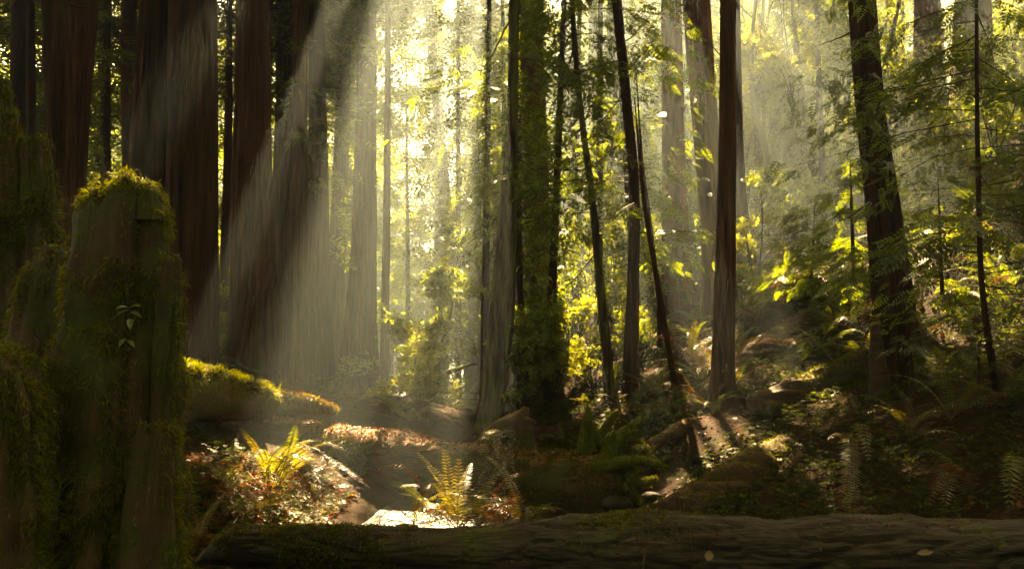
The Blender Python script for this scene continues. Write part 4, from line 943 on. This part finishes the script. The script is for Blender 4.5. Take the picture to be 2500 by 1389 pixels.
hero_fern(bA, [(P(588, 1046, 7.6), .14, .05, Y_, 0.21), (P(722, 1036, 7.3), .05, -.03, G_, 0.25), (P(708, 1080, 7.0), .06, .05, G_, 0.20), (P(868, 1062, 7.4), .10, .05, Y_, 0.21), (P(845, 1100, 7.0), .16, .0, Y_, 0.20), (P(905, 1192, 7.2), .22, .0, Y_, 0.21), (P(860, 1210, 6.8), .25, .04, Y_, 0.19),
                (P(782, 1180, 6.8), .2, 0, G_, 0.18), (P(760, 1105, 8.0), .1, 0, G_, 0.20), (P(612, 1085, 7.4), .12, 0, Y_, .20), (P(690, 1120, 7.0), .1, .05, Y_, .2), (P(820, 1140, 7.0), .2, 0, Y_, .2), (P(600, 1160, 7.0), .25, 0, G_, .18), (P(640, 1120, 8.0), .08, 0, G_, 0.19)], 'sunlit sword fern with tall spread fronds before the big fallen trunk')
bB = P(1120, 1292, 6.5)
hero_fern(bB, [(P(1020, 1104, 6.8), .08, .06, Y_, 0.21), (P(1085, 1097, 6.7), .05, 0, Y_, 0.21), (P(1045, 1140, 6.5), .08, .1, Y_, 0.19), (P(1232, 1138, 6.9), .1, 0, Y_, 0.19), (P(1225, 1185, 6.6), .14, 0, Y_, 0.19), (P(1284, 1222, 6.6), .2, 0, G_, 0.21), (P(1312, 1270, 6.4), .26, 0, G_, 0.21), (P(1180, 1205, 6.3), .1, 0, G_, 0.19),
               (P(884, 1172, 7.0), .33, .1, D_, 0.15, P(1014, 1208, 6.9)), (P(1000, 1260, 6.3), .3, 0, Y_, 0.19), (P(1010, 1225, 6.8), .2, 0, Y_, 0.19), (P(960, 1270, 6.4), .28, 0, D_, 0.18), (P(1260, 1262, 6.1), .2, 0, D_, 0.19), (P(1120, 1120, 6.6), .05, 0, Y_, .2), (P(1180, 1150, 6.6), .1, 0, Y_, .2), (P(1060, 1180, 6.2), .12, 0, Y_, .2), (P(1240, 1235, 6.2), .2, 0, Y_, .2), (P(1040, 1240, 6.2), .25, 0, D_, .18), (P(1150, 1130, 7.2), .1, 0, Y_, 0.18)], 'golden backlit sword fern rising behind the grey foreground log')
for k, (px, py, d, sz, lb) in enumerate(((600, 1262, 6.7, .45, 'small fern just behind the mossy end of the grey foreground log'), (740, 1245, 6.9, .45, 'small fern in the middle of the sunlit sorrel patch'), (1010, 1285, 6.4, .5, 'rusty little fern left of the golden backlit fern'), (1230, 1285, 6.2, .5, 'green fern right of the golden backlit fern, behind the foreground log'), (560, 1215, 7.0, .4, 'brown fern tuft in the litter by the mossy stump'), (480, 1330, 5.9, .4, 'withered fern beside the foot of the mossy stump'), (560, 1195, 7.4, .6, 'gold green fern at the back of the sunlit patch by the stump'), (705, 1205, 7.2, .62, 'arching fern right beside the tall sunlit fern'), (770, 1225, 7.0, .55, 'bushy fern on the right rim of the sunlit patch'), (1060, 1275, 6.6, .6, 'gold fern at the left foot of the golden backlit fern'), (1175, 1278, 6.3, .6, 'dense fern at the right foot of the golden backlit fern'), (1275, 1285, 6.2, .6, 'green fern rightmost behind the foreground log in the sunlit patch'), (640, 1250, 6.8, .5, 'leafy fern before the tall sunlit fern'))):
    fern(P(px, py, d), sz, 10, lb, 950+k, (.3, .4, .3) if 'rust' not in lb and 'brown' not in lb and 'wither' not in lb else (.05, .25, .7), 'little ferns of the sunlit patch')
hero_fern(P(545, 1185, 7.6), [(P(450, 1098, 7.7), .2, 0, G_, .13), (P(530, 1140, 7.5), .1, 0, G_, .12), (P(618, 1135, 7.4), .2, 0, G_, .13), (P(555, 1215, 7.0), .3, 0, Y_, .13)], 'dark green fern with one arching frond beside the mossy stump')
hero_fern(P(1205, 1085, 9.3), [(P(1152, 1090, 9.0), .3, 0, G_, .18), (P(1168, 1062, 9.3), .3, 0, G_, .16), (P(1270, 1078, 9.2), .25, 0, G_, .15), (P(1262, 1068, 9.4), .3, 0, G_, .15), (P(1172, 1110, 8.9), .4, 0, Y_, .18), (P(1215, 1118, 8.85), .4, 0, Y_, .2), (P(1195, 1050, 9.4), .2, 0, G_, .15), (P(1240, 1165, 8.9), .3, 0, D_, .16), (P(1180, 1160, 8.95), .2, 0, D_, .14)], 'bright green fern perched on top of the big fallen trunk')
hero_fern(P(1090, 1045, 13.5), [(P(1070, 1012, 13.4), .25, 0, Y_, .2), (P(1118, 1018, 13.4), .25, 0, D_, .22), (P(1092, 1008, 13.6), .1, 0, D_, .22), (P(1130, 1035, 13.3), .3, 0, Y_, .2), (P(1065, 1035, 13.3), .3, 0, Y_, .2)], 'small glowing orange fern left of the central trunk foot')
hero_fern(P(2085, 1090, 6.9), [(P(2062, 1162, 6.5), .35, 0, G_, .2), (P(2122, 1122, 6.5), .5, 0, G_, .2), (P(2020, 1075, 6.7), .3, 0, Y_, .16), (P(2070, 1255, 6.3), .15, 0, Y_, .2), (P(2045, 1262, 6.35), .12, 0, D_, .16), (P(2090, 1250, 6.4), .1, 0, Y_, .16), (P(2135, 1100, 6.8), .3, 0, G_, .16)], 'fern with fronds drooping straight down the right bank')
hero_fern(P(2350, 1190, 6.2), [(P(2212, 1128, 6.2), .35, 0, G_, .2), (P(2275, 1210, 5.9), .3, 0, G_, .22), (P(2300, 1262, 5.7), .3, 0, Y_, .2), (P(2365, 1165, 6.4), .2, 0, G_, .15), (P(2430, 1215, 5.9), .3, 0, D_, .2), (P(2370, 1260, 5.7), .3, 0, D_, .2), (P(2260, 1250, 5.8), .35, 0, D_, .2)], 'fern arching left over the shady bank at the lower right')
hero_fern(P(2490, 1170, 5.8), [(P(2462, 1240, 5.5), .5, 0, G_, .22), (P(2448, 1180, 5.6), .4, 0, Y_, .2), (P(2520, 1250, 5.5), .4, 0, G_, .2), (P(2480, 1262, 5.4), .3, 0, D_, .2)], 'fern with hanging fronds at the lower right edge')
hero_fern(P(668, 975, 9.75), [(P(688, 930, 9.7), .1, 0, G_, .07), (P(655, 945, 9.7), .2, 0, G_, .06), (P(692, 955, 9.6), .2, 0, G_, .07), (P(700, 1000, 9.5), .3, 0, Y_, .08), (P(640, 1003, 9.5), .3, 0, Y_, .08)], 'tiny fern tuft at the end of the sunlit mossy log')
FERNS = [(1705, 815, 1.0, 'pale rimmed fern left of the straight brown trunk'), (1690, 875, .9, 'fern low against the left side of the straight brown trunk'), (1930, 850, .8, 'fern below the diagonal log, right of the straight brown trunk'), (2010, 845, .8, 'fern beside the curved mossy branch stub'), (2095, 800, .8, 'arching fern just left of the heavy black trunk'), (2110, 850, .7, 'small fern under the arching fern by the black trunk'),
         (1850, 785, .8, 'fern right of the straight brown trunk at mid height'), (1640, 745, 1.0, 'rusty fern at the foot of the red brown redwood'), (1600, 800, .9, 'fern between the leaning pole and the red brown redwood'), (1875, 712, .8, 'fern beside the wide sloping trunk foot'), (1960, 695, .8, 'fern in the sunlit patch of slope'), (2360, 745, .8, 'gilded fern right of the heavy black trunk'), (2440, 705, .8, 'gilded fern high at the right edge'), (2320, 1030, .8, 'brown fern right of the black trunk foot'), (2460, 1000, .8, 'dim fern at the right edge above the bank'), (1745, 1005, .6, 'drooping fern at the foot of the straight brown trunk'),
         (1590, 960, .8, 'fern right of the bowed slender trunk'), (1540, 1015, .8, 'fern above the mossy root spikes'), (1700, 975, .8, 'leafy fern left of the straight brown trunk foot'), (1390, 945, .8, 'hanging fern on the steep bank right of the creek'), (1430, 985, .8, 'drying fern low on the steep creek bank'), (1380, 1075, .7, 'fern on the gravel bar by the creek'), (960, 1005, .9, 'lit fern at the right foot of the thin grey trunk'), (1000, 1030, .8, 'feathery fern on the far creek bank by the bridge'), (545, 850, 1.2, 'glowing fern in the gap between the broad left trunks'), (1560, 1065, .6, 'small fern behind the curled roots'), (2230, 1080, .6, 'low fern on the dark bank below the black trunk'), (1800, 930, .6, 'small fern right of the straight brown trunk foot'), (1350, 900, .8, 'bushy fern under the thick reddish trunk')]
for k, (px, py, sz, lb) in enumerate(FERNS):
    p = ground_pt(px, py+8); rusty = 'rust' in lb or 'brown' in lb.split()[0] or 'dry' in lb
    fern(p, sz, 11, lb, 300+k, (.3, .2, .5) if rusty else (.55, .25, .2), 'sword ferns on the slopes')
rg = np.random.default_rng(77)
for k in range(80):
    x, y = rg.uniform(1.6, 9.5), rg.uniform(7.5, 20)
    if x < creek_x(y)+1.6 or (x < 2.5 and y < 10.8): continue
    fern((x, y, H(x, y)[0]), rg.uniform(.6, .95), 9, by_place('sword fern on the slope', (x, y, H(x, y)[0]+.2)), 400+k, (.5, .2, .3), 'scattered ferns of the right slope')
for k in range(12):
    y = rg.uniform(15, 26); x = creek_x(y)-rg.uniform(1.3, 4)
    fern((x, y, H(x, y)[0]), rg.uniform(.6, .9), 9, by_place('hazy sword fern on the far bank', (x, y, H(x, y)[0]+.2)), 500+k, (.7, .2, .1), 'ferns of the far left bank')

# ------------------------------------------------------------------ ground cover and litter
rg = np.random.default_rng(21)
def scatter_ground(n, x0, x1, y0, y1, thr, sc, seedn, bias=1.5):
    x = rg.uniform(x0, x1, n); y = y0+(y1-y0)*rg.random(n)**bias
    h = H(x, y); k = (h > .06) & (fbm(np.stack([x*sc, y*sc, 0*x+seedn], 1), 3) > thr) & ~((np.abs(x) < 1.4+.2*y) & (y < 4.6))
    return np.stack([x, y, h], 1)[k]
p = np.concatenate([scatter_ground(48000, .4, 9, 5.2, 19, -.15, .8, 3., 1.1), scatter_ground(7000, -3.7, -.3, 5.4, 9.2, -.3, 1.5, 4., 1.)])
n = len(p); V, Q = scatter(T_CLOVER, p+np.stack([0*p[:, 0], 0*p[:, 0], rg.uniform(.03, .11, n)], 1), norm(rdir(n, rg)*np.array([1, 1, .2])), norm(np.array([0, -.1, 1.])+.35*rdir(n, rg)), rg.uniform(.018, .036, n)*(1+.035*p[:, 1]))
mk('sorrel_cover', V, [Q], M_CLOVER, kind='stuff', label='carpet of three leaved sorrel covering the banks and slope', cat='ground cover')
p = np.concatenate([scatter_ground(16000, -5, 9, 5, 20, -.6, 1.2, 8., 1.2), scatter_ground(17000, -3.8, .3, 5.2, 9.2, -.5, 2., 9., 1.)])
n = len(p); V, Q = scatter(T_BROAD, p+np.stack([0*p[:, 0], 0*p[:, 0], rg.uniform(.005, .03, n)], 1), norm(rdir(n, rg)*np.array([1, 1, .3])), norm(np.array([0, 0, 1.])+.5*rdir(n, rg)), rg.uniform(.03, .09, n))
mk('leaf_litter', V, [Q], M_LITTER, kind='stuff', label='red brown fallen leaves and needles strewn over the ground', cat='leaf litter')
b = MB()
for k in range(90):
    x, y = rg.uniform(-3.6, 7), rg.uniform(5.5, 15); z = H(x, y)[0]
    if z < .05: continue
    a_ = rg.uniform(0, 6.28); L = rg.uniform(.2, .9); t_ = np.linspace(-.5, .5, 6); xs_, ys_ = x+np.cos(a_)*t_*L, y+np.sin(a_)*t_*L
    V, Fs = tube(np.stack([xs_, ys_, H(xs_, ys_)+.02+.05*rg.random()], 1)+rg.normal(size=(6, 3))*.01, np.linspace(.008, .003, 6), 5); b.add(V, *Fs)
V, Fs = b.done(); mk('fallen_twigs', V, Fs, M_LOG_BIG, smooth=True, kind='stuff', label='thin fallen twigs scattered over the forest floor', cat='twigs')
for (o_, V_, F_, nn) in ((blog, BV, BF, 5000),):
    p, nr = sample_surface(V_, F_, nn, rg, lambda c, n: np.clip(n[:, 2]-.45, 0, 1)); n = len(p)
    V, Q = scatter(T_BROAD, p+nr*.01, norm(rdir(n, rg)*np.array([1, 1, .3])), norm(np.array([0, 0, 1.])+.5*rdir(n, rg)), rg.uniform(.02, .06, n)); mk('litter', V, [Q], M_LITTER, o_, kind='stuff')

# ------------------------------------------------------------------ understory shrubs and small trees
def leafy(centers, radii, n, size, rg, tmpl=T_TUFT, flat=.6, upb=.5):
    centers = np.asarray(centers, float); radii = np.asarray(radii, float); k = rg.choice(len(centers), n, p=radii**2/(radii**2).sum())
    v = rdir(n, rg)*(rg.random((n, 1))**.5)*np.array([1, 1, flat]); p = centers[k]+v*radii[k][:, None]
    ok = ~in_shaft(p, .0); p, v = p[ok], v[ok]; n = len(p)
    return scatter(tmpl, p, norm(v+rdir(n, rg)*.8+np.array([0, 0, -.25])), norm(np.array([0, -.2, upb])+rdir(n, rg)*.7), size*rg.uniform(.6, 1.3, n))
def shrub(p, h, w_, n, size, mat, label, seedn, group=None, name='shrub', clumps=14, low=.15, cat='shrub'):
    rg = np.random.default_rng(seedn); o = thing(name, label, cat, p, group); p = np.array(p)
    c, r = [], []
    for k in range(clumps):
        u = low+(1-low)*rg.random(); a_ = rg.uniform(0, 6.28); q = w_*.5*math.sqrt(max(0, 1-(u-.5)**2*2.6))*rg.random()**.6
        c.append(p+np.array([q*math.cos(a_), q*math.sin(a_), u*h])); r.append(rg.uniform(.16, .32)*min(w_, h))
    V, Q = leafy(c, r, int(n*1.25), size*.78, rg); mk('crown', V, [Q], mat, o)
    b = MB()
    for k in range(0, clumps, 2):
        t_ = np.linspace(0, 1, 6)[:, None]; q = p-[0, 0, .15]; m_ = (p+c[k])/2+rg.normal(size=3)*.08*h
        V, Fs = tube((1-t_)**2*q+2*t_*(1-t_)*m_+t_**2*c[k], np.linspace(.012*h**.5+.004, .004, 6), 5, False); b.add(V, *Fs)
    V, Fs = b.done(); mk('stem', V, Fs, M_TWIG, o, True)
    return o
SHR = [ # px, py(base), d or None, height, width, n, leaf, material, label
 (1010, 1010, 16, 1.6, 1.5, 1500, .10, M_GOLD, 'sunlit golden shrub on the bank left of the footbridge'), (1020, 1000, 19.5, 2.4, 1.8, 1500, .11, M_BROAD, 'misty shrub behind the golden shrub by the footbridge'),
 (1270, 1000, 16.5, 1.9, 1.2, 1300, .09, M_BROAD, 'yellow green shrub just right of the central leaning trunk'), (1345, 935, 17, 1.7, 1.6, 1700, .09, M_BROAD, 'bushy yellow green shrub on the bank below the thick reddish trunk'), (1395, 890, 17.5, 1.3, 1.5, 1300, .09, M_GOLD, 'golden shrub on the steep bank right of the reddish trunk foot'),
 (1305, 850, 22, 2.2, 2.0, 1500, .11, M_BROAD, 'leafy shrub left of the thick reddish trunk foot'), (1430, 800, 21, 2.6, 2.6, 1900, .11, M_BROAD, 'bright shrub at the top of the bank between slender trunks'), (1500, 780, 22, 3.0, 2.6, 1900, .11, M_GOLD, 'glowing shrub behind the bowed slender trunk'), (1580, 760, 23, 3.2, 2.4, 1800, .11, M_BROAD, 'green shrub left of the red brown redwood'),
 (1845, 700, 16.5, 2.1, 1.0, 1900, .075, M_GOLD, 'bright feathery sapling right of the straight brown trunk'), (1920, 600, 21, 1.9, 2.6, 2200, .10, M_BROAD, 'round green shrub below the two curving mossy trunks'), (2010, 600, 20, 2.4, 2.8, 2200, .10, M_BROAD, 'wide shrub on the slope left of the black trunk'), (2060, 480, 26, 3, 3, 1700, .13, M_GOLD, 'sunlit shrub up the slope behind the black trunk'),
 (2200, 420, 24, 2.6, 3.5, 1900, .13, M_GOLD, 'sunlit shrub right of the black trunk on the upper slope'), (2300, 400, 22, 3, 3.4, 1900, .12, M_GOLD, 'brightly lit shrub below the sunlit edged trunks'), (2430, 380, 20, 3, 3.4, 1900, .12, M_BROAD, 'lit shrub near the upper right edge'), (2260, 560, 15, 1.4, 2.0, 1500, .08, M_BROAD, 'dim shrub on the slope right of the black trunk'), (1740, 700, 24, 3.2, 2.4, 1500, .12, M_BROAD, 'shrub glimpsed between the reddish trunks'),
 (1820, 760, 15, .7, 1.1, 900, .06, M_BROAD, 'low leafy shrub right of the straight brown trunk'), (1560, 860, 15, .8, 1.1, 900, .06, M_BROAD, 'low shrub right of the bowed slender trunk'), (1450, 900, 15.5, .8, 1.2, 1000, .06, M_GOLD, 'low golden shrub left of the leaning lichen trunk'),
 (548, 880, 17, 1.4, 1.2, 900, .09, M_GOLD, 'glowing shrub in the gap between the broad left trunks'), (680, 880, 24, 3.0, 2.2, 1400, .12, M_BROAD, 'green shrub in the gap right of the stout trunk'), (230, 760, 17, 2.2, 1.6, 1200, .10, M_BROAD, 'dim shrub behind the mossy stump'), (960, 985, 23, 2.2, 2.0, 1300, .12, M_BROAD, 'misty shrub right of the thin grey trunk'), (560, 700, 30, 4.5, 4, 1500, .17, M_BROAD, 'tall hazy shrub behind the left gap')]
for k, (px, py, d, h, w_, n, sz, mm, lb) in enumerate(SHR):
    p = P(px, py, d); p[2] = min(p[2], H(p[0], p[1])[0]+.3); shrub(p, h, w_, n, sz, mm, lb, 600+k, 'understory shrubs')
UT = []
for k in range(4):
    t_ = shrub((0, 0, -60), 1.0, .65, 5200, .019, M_BROAD if k < 2 else M_GOLD, 'x', 700+k, None, 'understory_tree', 22, .1, 'tree')
    UT.append([(c.name.split('.')[0], c.data) for c in t_.children])
    for c in list(t_.children): bpy.data.objects.remove(c)
    bpy.data.objects.remove(t_)
rg = np.random.default_rng(31)
n_ = 0
while n_ < 46:
    y = rg.uniform(25, 62); x = rg.uniform(-.62, .62)*y
    if abs(x-creek_x(y)) < 1.6: continue
    h = rg.uniform(3.5, 9); p = np.array([x, y, H(x, y)[0]]); k = n_ % 4
    o = thing('understory_tree', by_place('backlit leafy background tree', p+[0, 0, h*.5], True), 'tree', p, 'background understory trees')
    for nm, me in UT[k]: put(nm, me, o, (0, 0, 0), (0, 0, rg.uniform(0, 6.28)), (h*rg.uniform(.85, 1.25),)*2+(h,))
    n_ += 1
# maple reaching over the creek
mp = thing('maple_tree', 'small bright maple with twisting mossy stem leaning over the creek', 'tree', P(1045, 960, 17))
def limb(par, pix, mat=M_MOSSTWIG, name='branch', seg=8):
    pts, rads = log_path(pix); a, b = resample(pts, rads, 24); V, Fs = tube(a, b, seg, True, grain_bump(.08, 8, .15, pix[0][0]*.01, 2)); return mk(name, V, Fs, mat, par, True)
limb(mp, [(1010, 960, 17, .05), (1045, 920, 17, .045), (1062, 908, 17, .045), (1072, 880, 17, .035), (1068, 860, 17, .03), (1085, 820, 17, .025), (1100, 770, 17, .022), (1103, 730, 17, .018), (1085, 700, 17, .01)], name='trunk')
o = limb(mp, [(1045, 925, 17, .045), (1080, 912, 16.9, .045), (1120, 900, 16.8, .04), (1150, 890, 16.7, .032), (1165, 888, 16.7, .02)])
rg = np.random.default_rng(90)
mc_ = [P(a, b, 17+rg.uniform(-.5, .5)) for a, b in ((1045, 690), (1070, 672), (1100, 664), (1130, 690), (1155, 708), (1172, 716), (1085, 705), (1110, 728), (1060, 715), (1068, 800), (1085, 790), (1042, 838), (1062, 852), (1020, 862), (1000, 850), (1035, 880))]
V, Q = leafy(mc_, np.full(16, .3), 2600, .07, rg, flat=.3, upb=1.2); mk('crown', V, [Q], M_BROAD, mp)
# sapling beside the central trunk
sp_ = thing('sapling', 'thin dark sapling with a few bright leaf sprays hugging the central leaning trunk', 'sapling', P(1225, 1025, 12.6))
limb(sp_, [(1224, 1030, 12.6, .03), (1238, 900, 12.6, .025), (1252, 780, 12.6, .02), (1258, 650, 12.6, .016), (1266, 545, 12.6, .01)], M_TWIG, 'trunk')
V, Q = leafy([P(*c) for c in ((1252, 968, 12.6), (1262, 890, 12.7), (1270, 860, 12.6), (1275, 800, 12.7), (1245, 970, 12.5))], np.array([.12, .14, .18, .2, .1]), 420, .07, rg); mk('crown', V, [Q], M_GOLD, sp_)
# curving mossy trunks on the slope
for k, (pix, lb) in enumerate((([(1895, 450, 22, .085), (1905, 400, 22, .08), (1928, 330, 22, .078), (1952, 260, 22, .075), (1955, 210, 22, .07), (1945, 120, 22, .06), (1935, 0, 22, .055), (1950, -200, 22, .04)], 'mossy trunk bending in an s curve on the bright upper slope'),
                               ([(1875, 440, 22.5, .08), (1862, 350, 22.5, .075), (1842, 260, 22.5, .07), (1835, 120, 22.5, .06), (1845, 0, 22.5, .05), (1840, -200, 22.5, .04)], 'mossy trunk curving gently just left of the s curved trunk'),
                               ([(1880, 450, 24, .06), (1866, 300, 24, .055), (1862, 130, 24, .05), (1866, -100, 24, .04)], 'straight thin trunk between the two curving mossy trunks'))):
    o = thing('bay_laurel', lb, 'tree', P(*pix[0][:3])); limb(o, pix, M_MOSSTWIG, 'trunk', 12)
    x0, y0, d0, _ = pix[-2]; rg = np.random.default_rng(95+k)
    cs = [P(pix[min(6, len(pix)-2)][0]+rg.uniform(-130, 110), rg.uniform(-260, 210), d0+rg.uniform(-1, 1)) for _ in range(16)]
    V, Q = leafy(cs, rg.uniform(.35, .7, 16), 2400, .12, rg); mk('crown', V, [Q], M_GOLD if k != 2 else M_BROAD, o)
    for c in cs[:7]:
        q = P(pix[-2][0], rg.uniform(50, 250), d0); dead_branch(o, q, c, .02, M_TWIG, .0, rg=rg)
# sprouts of foliage on trunks
def sprout(key, spots_, mat=M_RED_LEAF, size=.16, n=26, name='sprout'):
    tr = ROOT[key][0]; rg = np.random.default_rng(len(key)*7+int(spots_[0][0]))
    for (px, py, d, w_) in spots_:
        c = P(px, py, d); p = c+rg.normal(size=(n, 3))*np.array([w_, w_*.6, w_*.45]); p = p[~in_shaft(p)] if (~in_shaft(p)).sum() > 3 else p; m_ = len(p)
        V, Q = scatter(T_FINE, p, norm(rdir(m_, rg)*np.array([1, .7, .25])+np.array([0, 0, -.3])), norm(np.array([0, -.3, 1.])+.5*rdir(m_, rg)), size*rg.uniform(.7, 1.3, m_)); mk(name, V, [Q], mat, tr, kind='stuff')
sprout('q', [(1630, 400, 19.4, .25), (1640, 520, 19.4, .3), (1650, 560, 19.3, .3), (1655, 640, 19.3, .35), (1640, 690, 19.3, .3), (1690, 600, 19.3, .3), (1700, 520, 19.5, .3)], size=.28)
sprout('f', [(700, 200, 17.6, .18), (735, 110, 17.4, .15), (728, 330, 17.4, .12)], size=.22)
sprout('f2', [(770, 290, 19.8, .28), (790, 350, 19.6, .34), (770, 450, 19.7, .18), (825, 360, 19.8, .25), (760, 210, 19.7, .25), (765, 240, 19.7, .25)], size=.26)
sprout('g', [(830, 60, 29, .4), (850, 90, 29, .35), (815, 20, 29, .45), (835, 130, 29, .3)], size=.4)
sprout('m', [(1330, 250, 22.5, 1.2), (1390, 330, 22, 1.3), (1400, 500, 22, 1.2), (1390, 600, 22, .9), (1430, 420, 22, 1.3), (1380, 150, 22, 1.4), (1300, 380, 22.5, .7)], size=.40, n=70)
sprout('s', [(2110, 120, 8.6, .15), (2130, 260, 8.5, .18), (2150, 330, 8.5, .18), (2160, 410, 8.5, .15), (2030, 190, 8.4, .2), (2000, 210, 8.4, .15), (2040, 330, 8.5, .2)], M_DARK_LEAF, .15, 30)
# young firs
def fir(px_top, pts, d, boughs, lb, size, lmax, mat, seedn, z0, nb, ns, rmul=1.):
    p, r = log_path(_fix(pts)); a, b = resample(p, np.array(r)*rmul, 40); rg = np.random.default_rng(seedn)
    o = thing('young_fir', lb, 'tree', p[0], 'young firs'); V, Fs = tube(a, b, 10, True, bark_bump(.05, 4, .05, seedn)); mk('trunk', V, Fs, M_BARK_DARK, o, True)
    add_crown(o, a, z0, a[-1][2]+.02, lmax, nb, ns, size, T_FINE, mat, rg, droop=.3, shape='cone' if nb < 40 else 'column', twig=.004, up0=.12)
def _fix(p): return [(*q[:3], q[3]*(.7 if i_ < len(p)-1 else .25)) for i_, q in enumerate(p)]
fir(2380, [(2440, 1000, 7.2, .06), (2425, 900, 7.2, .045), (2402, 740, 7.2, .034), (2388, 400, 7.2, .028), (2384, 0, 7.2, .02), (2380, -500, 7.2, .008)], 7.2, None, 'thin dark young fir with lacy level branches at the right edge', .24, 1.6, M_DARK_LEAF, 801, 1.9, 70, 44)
fir(2050, [(2085, 700, 10.5, .04), (2080, 550, 10.5, .03), (2075, 380, 10.5, .015)], 10.5, None, 'leafy young fir left of the heavy black trunk', .24, 1.7, M_RED_LEAF, 802, 2.1, 39, 50)
fir(2000, [(1980, 700, 13, .04), (1985, 600, 13, .03), (1990, 490, 13, .012)], 13, None, 'soft green young fir on the sunlit slope', .24, 1.7, M_RED_LEAF, 803, 2.3, 39, 50)
fir(2200, [(2300, 720, 10, .035), (2296, 600, 10, .025), (2290, 430, 10, .012)], 10, None, 'young fir right of the heavy black trunk', .22, 1.5, M_RED_LEAF, 804, 2.0, 39, 46)
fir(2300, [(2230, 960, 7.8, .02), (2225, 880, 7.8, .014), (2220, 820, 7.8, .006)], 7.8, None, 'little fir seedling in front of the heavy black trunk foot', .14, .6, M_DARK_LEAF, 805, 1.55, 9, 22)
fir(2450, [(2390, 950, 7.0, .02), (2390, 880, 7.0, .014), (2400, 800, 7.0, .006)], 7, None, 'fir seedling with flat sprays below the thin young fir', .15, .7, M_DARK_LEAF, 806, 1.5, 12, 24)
# young redwoods whose foliage hangs through the middle of the picture
for k, (px, d, top, z0, L, lb) in enumerate(((1180, 20, 16, 3.8, 2.2, 'young redwood with hanging foliage left of the central leaning trunk'), (1120, 27, 20, 2.5, 2.6, 'sunlit young redwood in the bright gap left of centre'), (1335, 18, 14, 3.4, 2.9, 'young redwood whose foliage veils the thick reddish trunk'), (1460, 19, 15, 3.0, 2.0, 'young redwood filling the space between the two slender trunks'), (1560, 18, 15, 3.2, 1.8, 'young redwood behind the bowed slender trunk'), (790, 24, 18, 4, 2.2, 'young redwood glimpsed among the left group of trunks'), (640, 27, 18, 2, 2.2, 'young redwood behind the stout straight trunk'), (1000, 30, 12, 2, 2.4, 'young redwood standing in the mist of the broad beam'), (250, 19, 15, 3, 2.2, 'dim young redwood behind the far left trunks'), (1240, 24, 17, 6, 2.6, 'leafy young redwood high behind the central leaning trunk'), (1390, 23, 17, 6.5, 2.6, 'leafy young redwood high behind the twiggy slender trunk'), (1530, 25, 18, 7, 2.6, 'leafy young redwood high behind the bowed slender trunk'), (1700, 26, 19, 8.5, 2.4, 'leafy young redwood glimpsed high between the reddish trunks'), (1850, 25, 19, 9, 2.6, 'leafy young redwood high behind the curving mossy trunks'), (2020, 23, 18, 9, 2.4, 'leafy young redwood high left of the heavy black trunk'))):
    p = P(px, 850, d); z = H(p[0], p[1])[0]; rg = np.random.default_rng(820+k)
    o = thing('young_redwood', lb, 'tree', (p[0], p[1], z), 'young redwoods'); pth = np.stack([p[0]+np.linspace(0, 1, 14)*rg.normal()*.5, np.full(14, p[1]), np.linspace(z-.4, top, 14)], 1)
    V, Fs = tube(pth, np.linspace(.11, .02, 14), 10, True, bark_bump(.05, 4, .05, k)); mk('trunk', V, Fs, M_BARK_DARK, o, True)
    add_crown(o, pth, z0, top-.3, L, 90, 28, .46, T_MID, M_RED_LEAF, rg, droop=.45, shape='column', twig=.006)

# ------------------------------------------------------------------ unseen redwoods added around the viewer, their crowns block sky light
rg = np.random.default_rng(66)
for k, (x, y) in enumerate(((-5.5, 3), (-9, 8), (-4, -4), (3.5, -6), (-8, -3), (0, -9), (8.5, -7), (-12, 3), (-5, -12), (6, -13), (13, -1), (-13, -8), (-14, 10), (15, 10))):
    z = H(x, y)[0]; tr = thing('redwood_tree', 'unseen tall redwood added outside the picture to block sky light', 'tree', (x, y, z), 'unseen redwoods added to block sky light')
    pth = np.stack([np.full(12, x), np.full(12, y), np.linspace(z-.5, 33, 12)], 1)
    V, Fs = tube(pth, np.linspace(.5, .08, 12), 14, True, bark_bump(.06, 6, .05, x)); mk('trunk', V, Fs, M_BARK, tr, True)
    c, b = SHC[k % 3]
    for nm, me in (('crown', c), ('branch_work', b)):
        o = put(nm, me, tr, (x, y, 8.0), (0, 0, k*1.3), (1.4, 1.4, 1.15), True)
        if nm != 'crown': o['kind'] = 'stuff'

# ------------------------------------------------------------------ haze
xs = 1000
def box(lo, hi):
    x0, y0, z0 = lo; x1, y1, z1 = hi
    V = np.array([[x0, y0, z0], [x1, y0, z0], [x1, y1, z0], [x0, y1, z0], [x0, y0, z1], [x1, y0, z1], [x1, y1, z1], [x0, y1, z1]], float)
    return V, [np.array([[0, 3, 2, 1], [4, 5, 6, 7], [0, 1, 5, 4], [1, 2, 6, 5], [2, 3, 7, 6], [3, 0, 4, 7]])]
m, t, out = mat_new('haze_air')
pv = nd(t, 'ShaderNodeVolumePrincipled', Density=HAZE_DENSITY, Anisotropy=HAZE_G); pv.inputs['Color'].default_value = (*HAZE_COL, 1)
t.links.new(pv.outputs[0], out.inputs['Volume'])
hv, hf = box((-1300, -600, -2.2), (1300, 1900, 34.5))
mk('haze', hv, hf, m, kind='stuff', label='pale misty air hanging in the sunlit redwood valley')
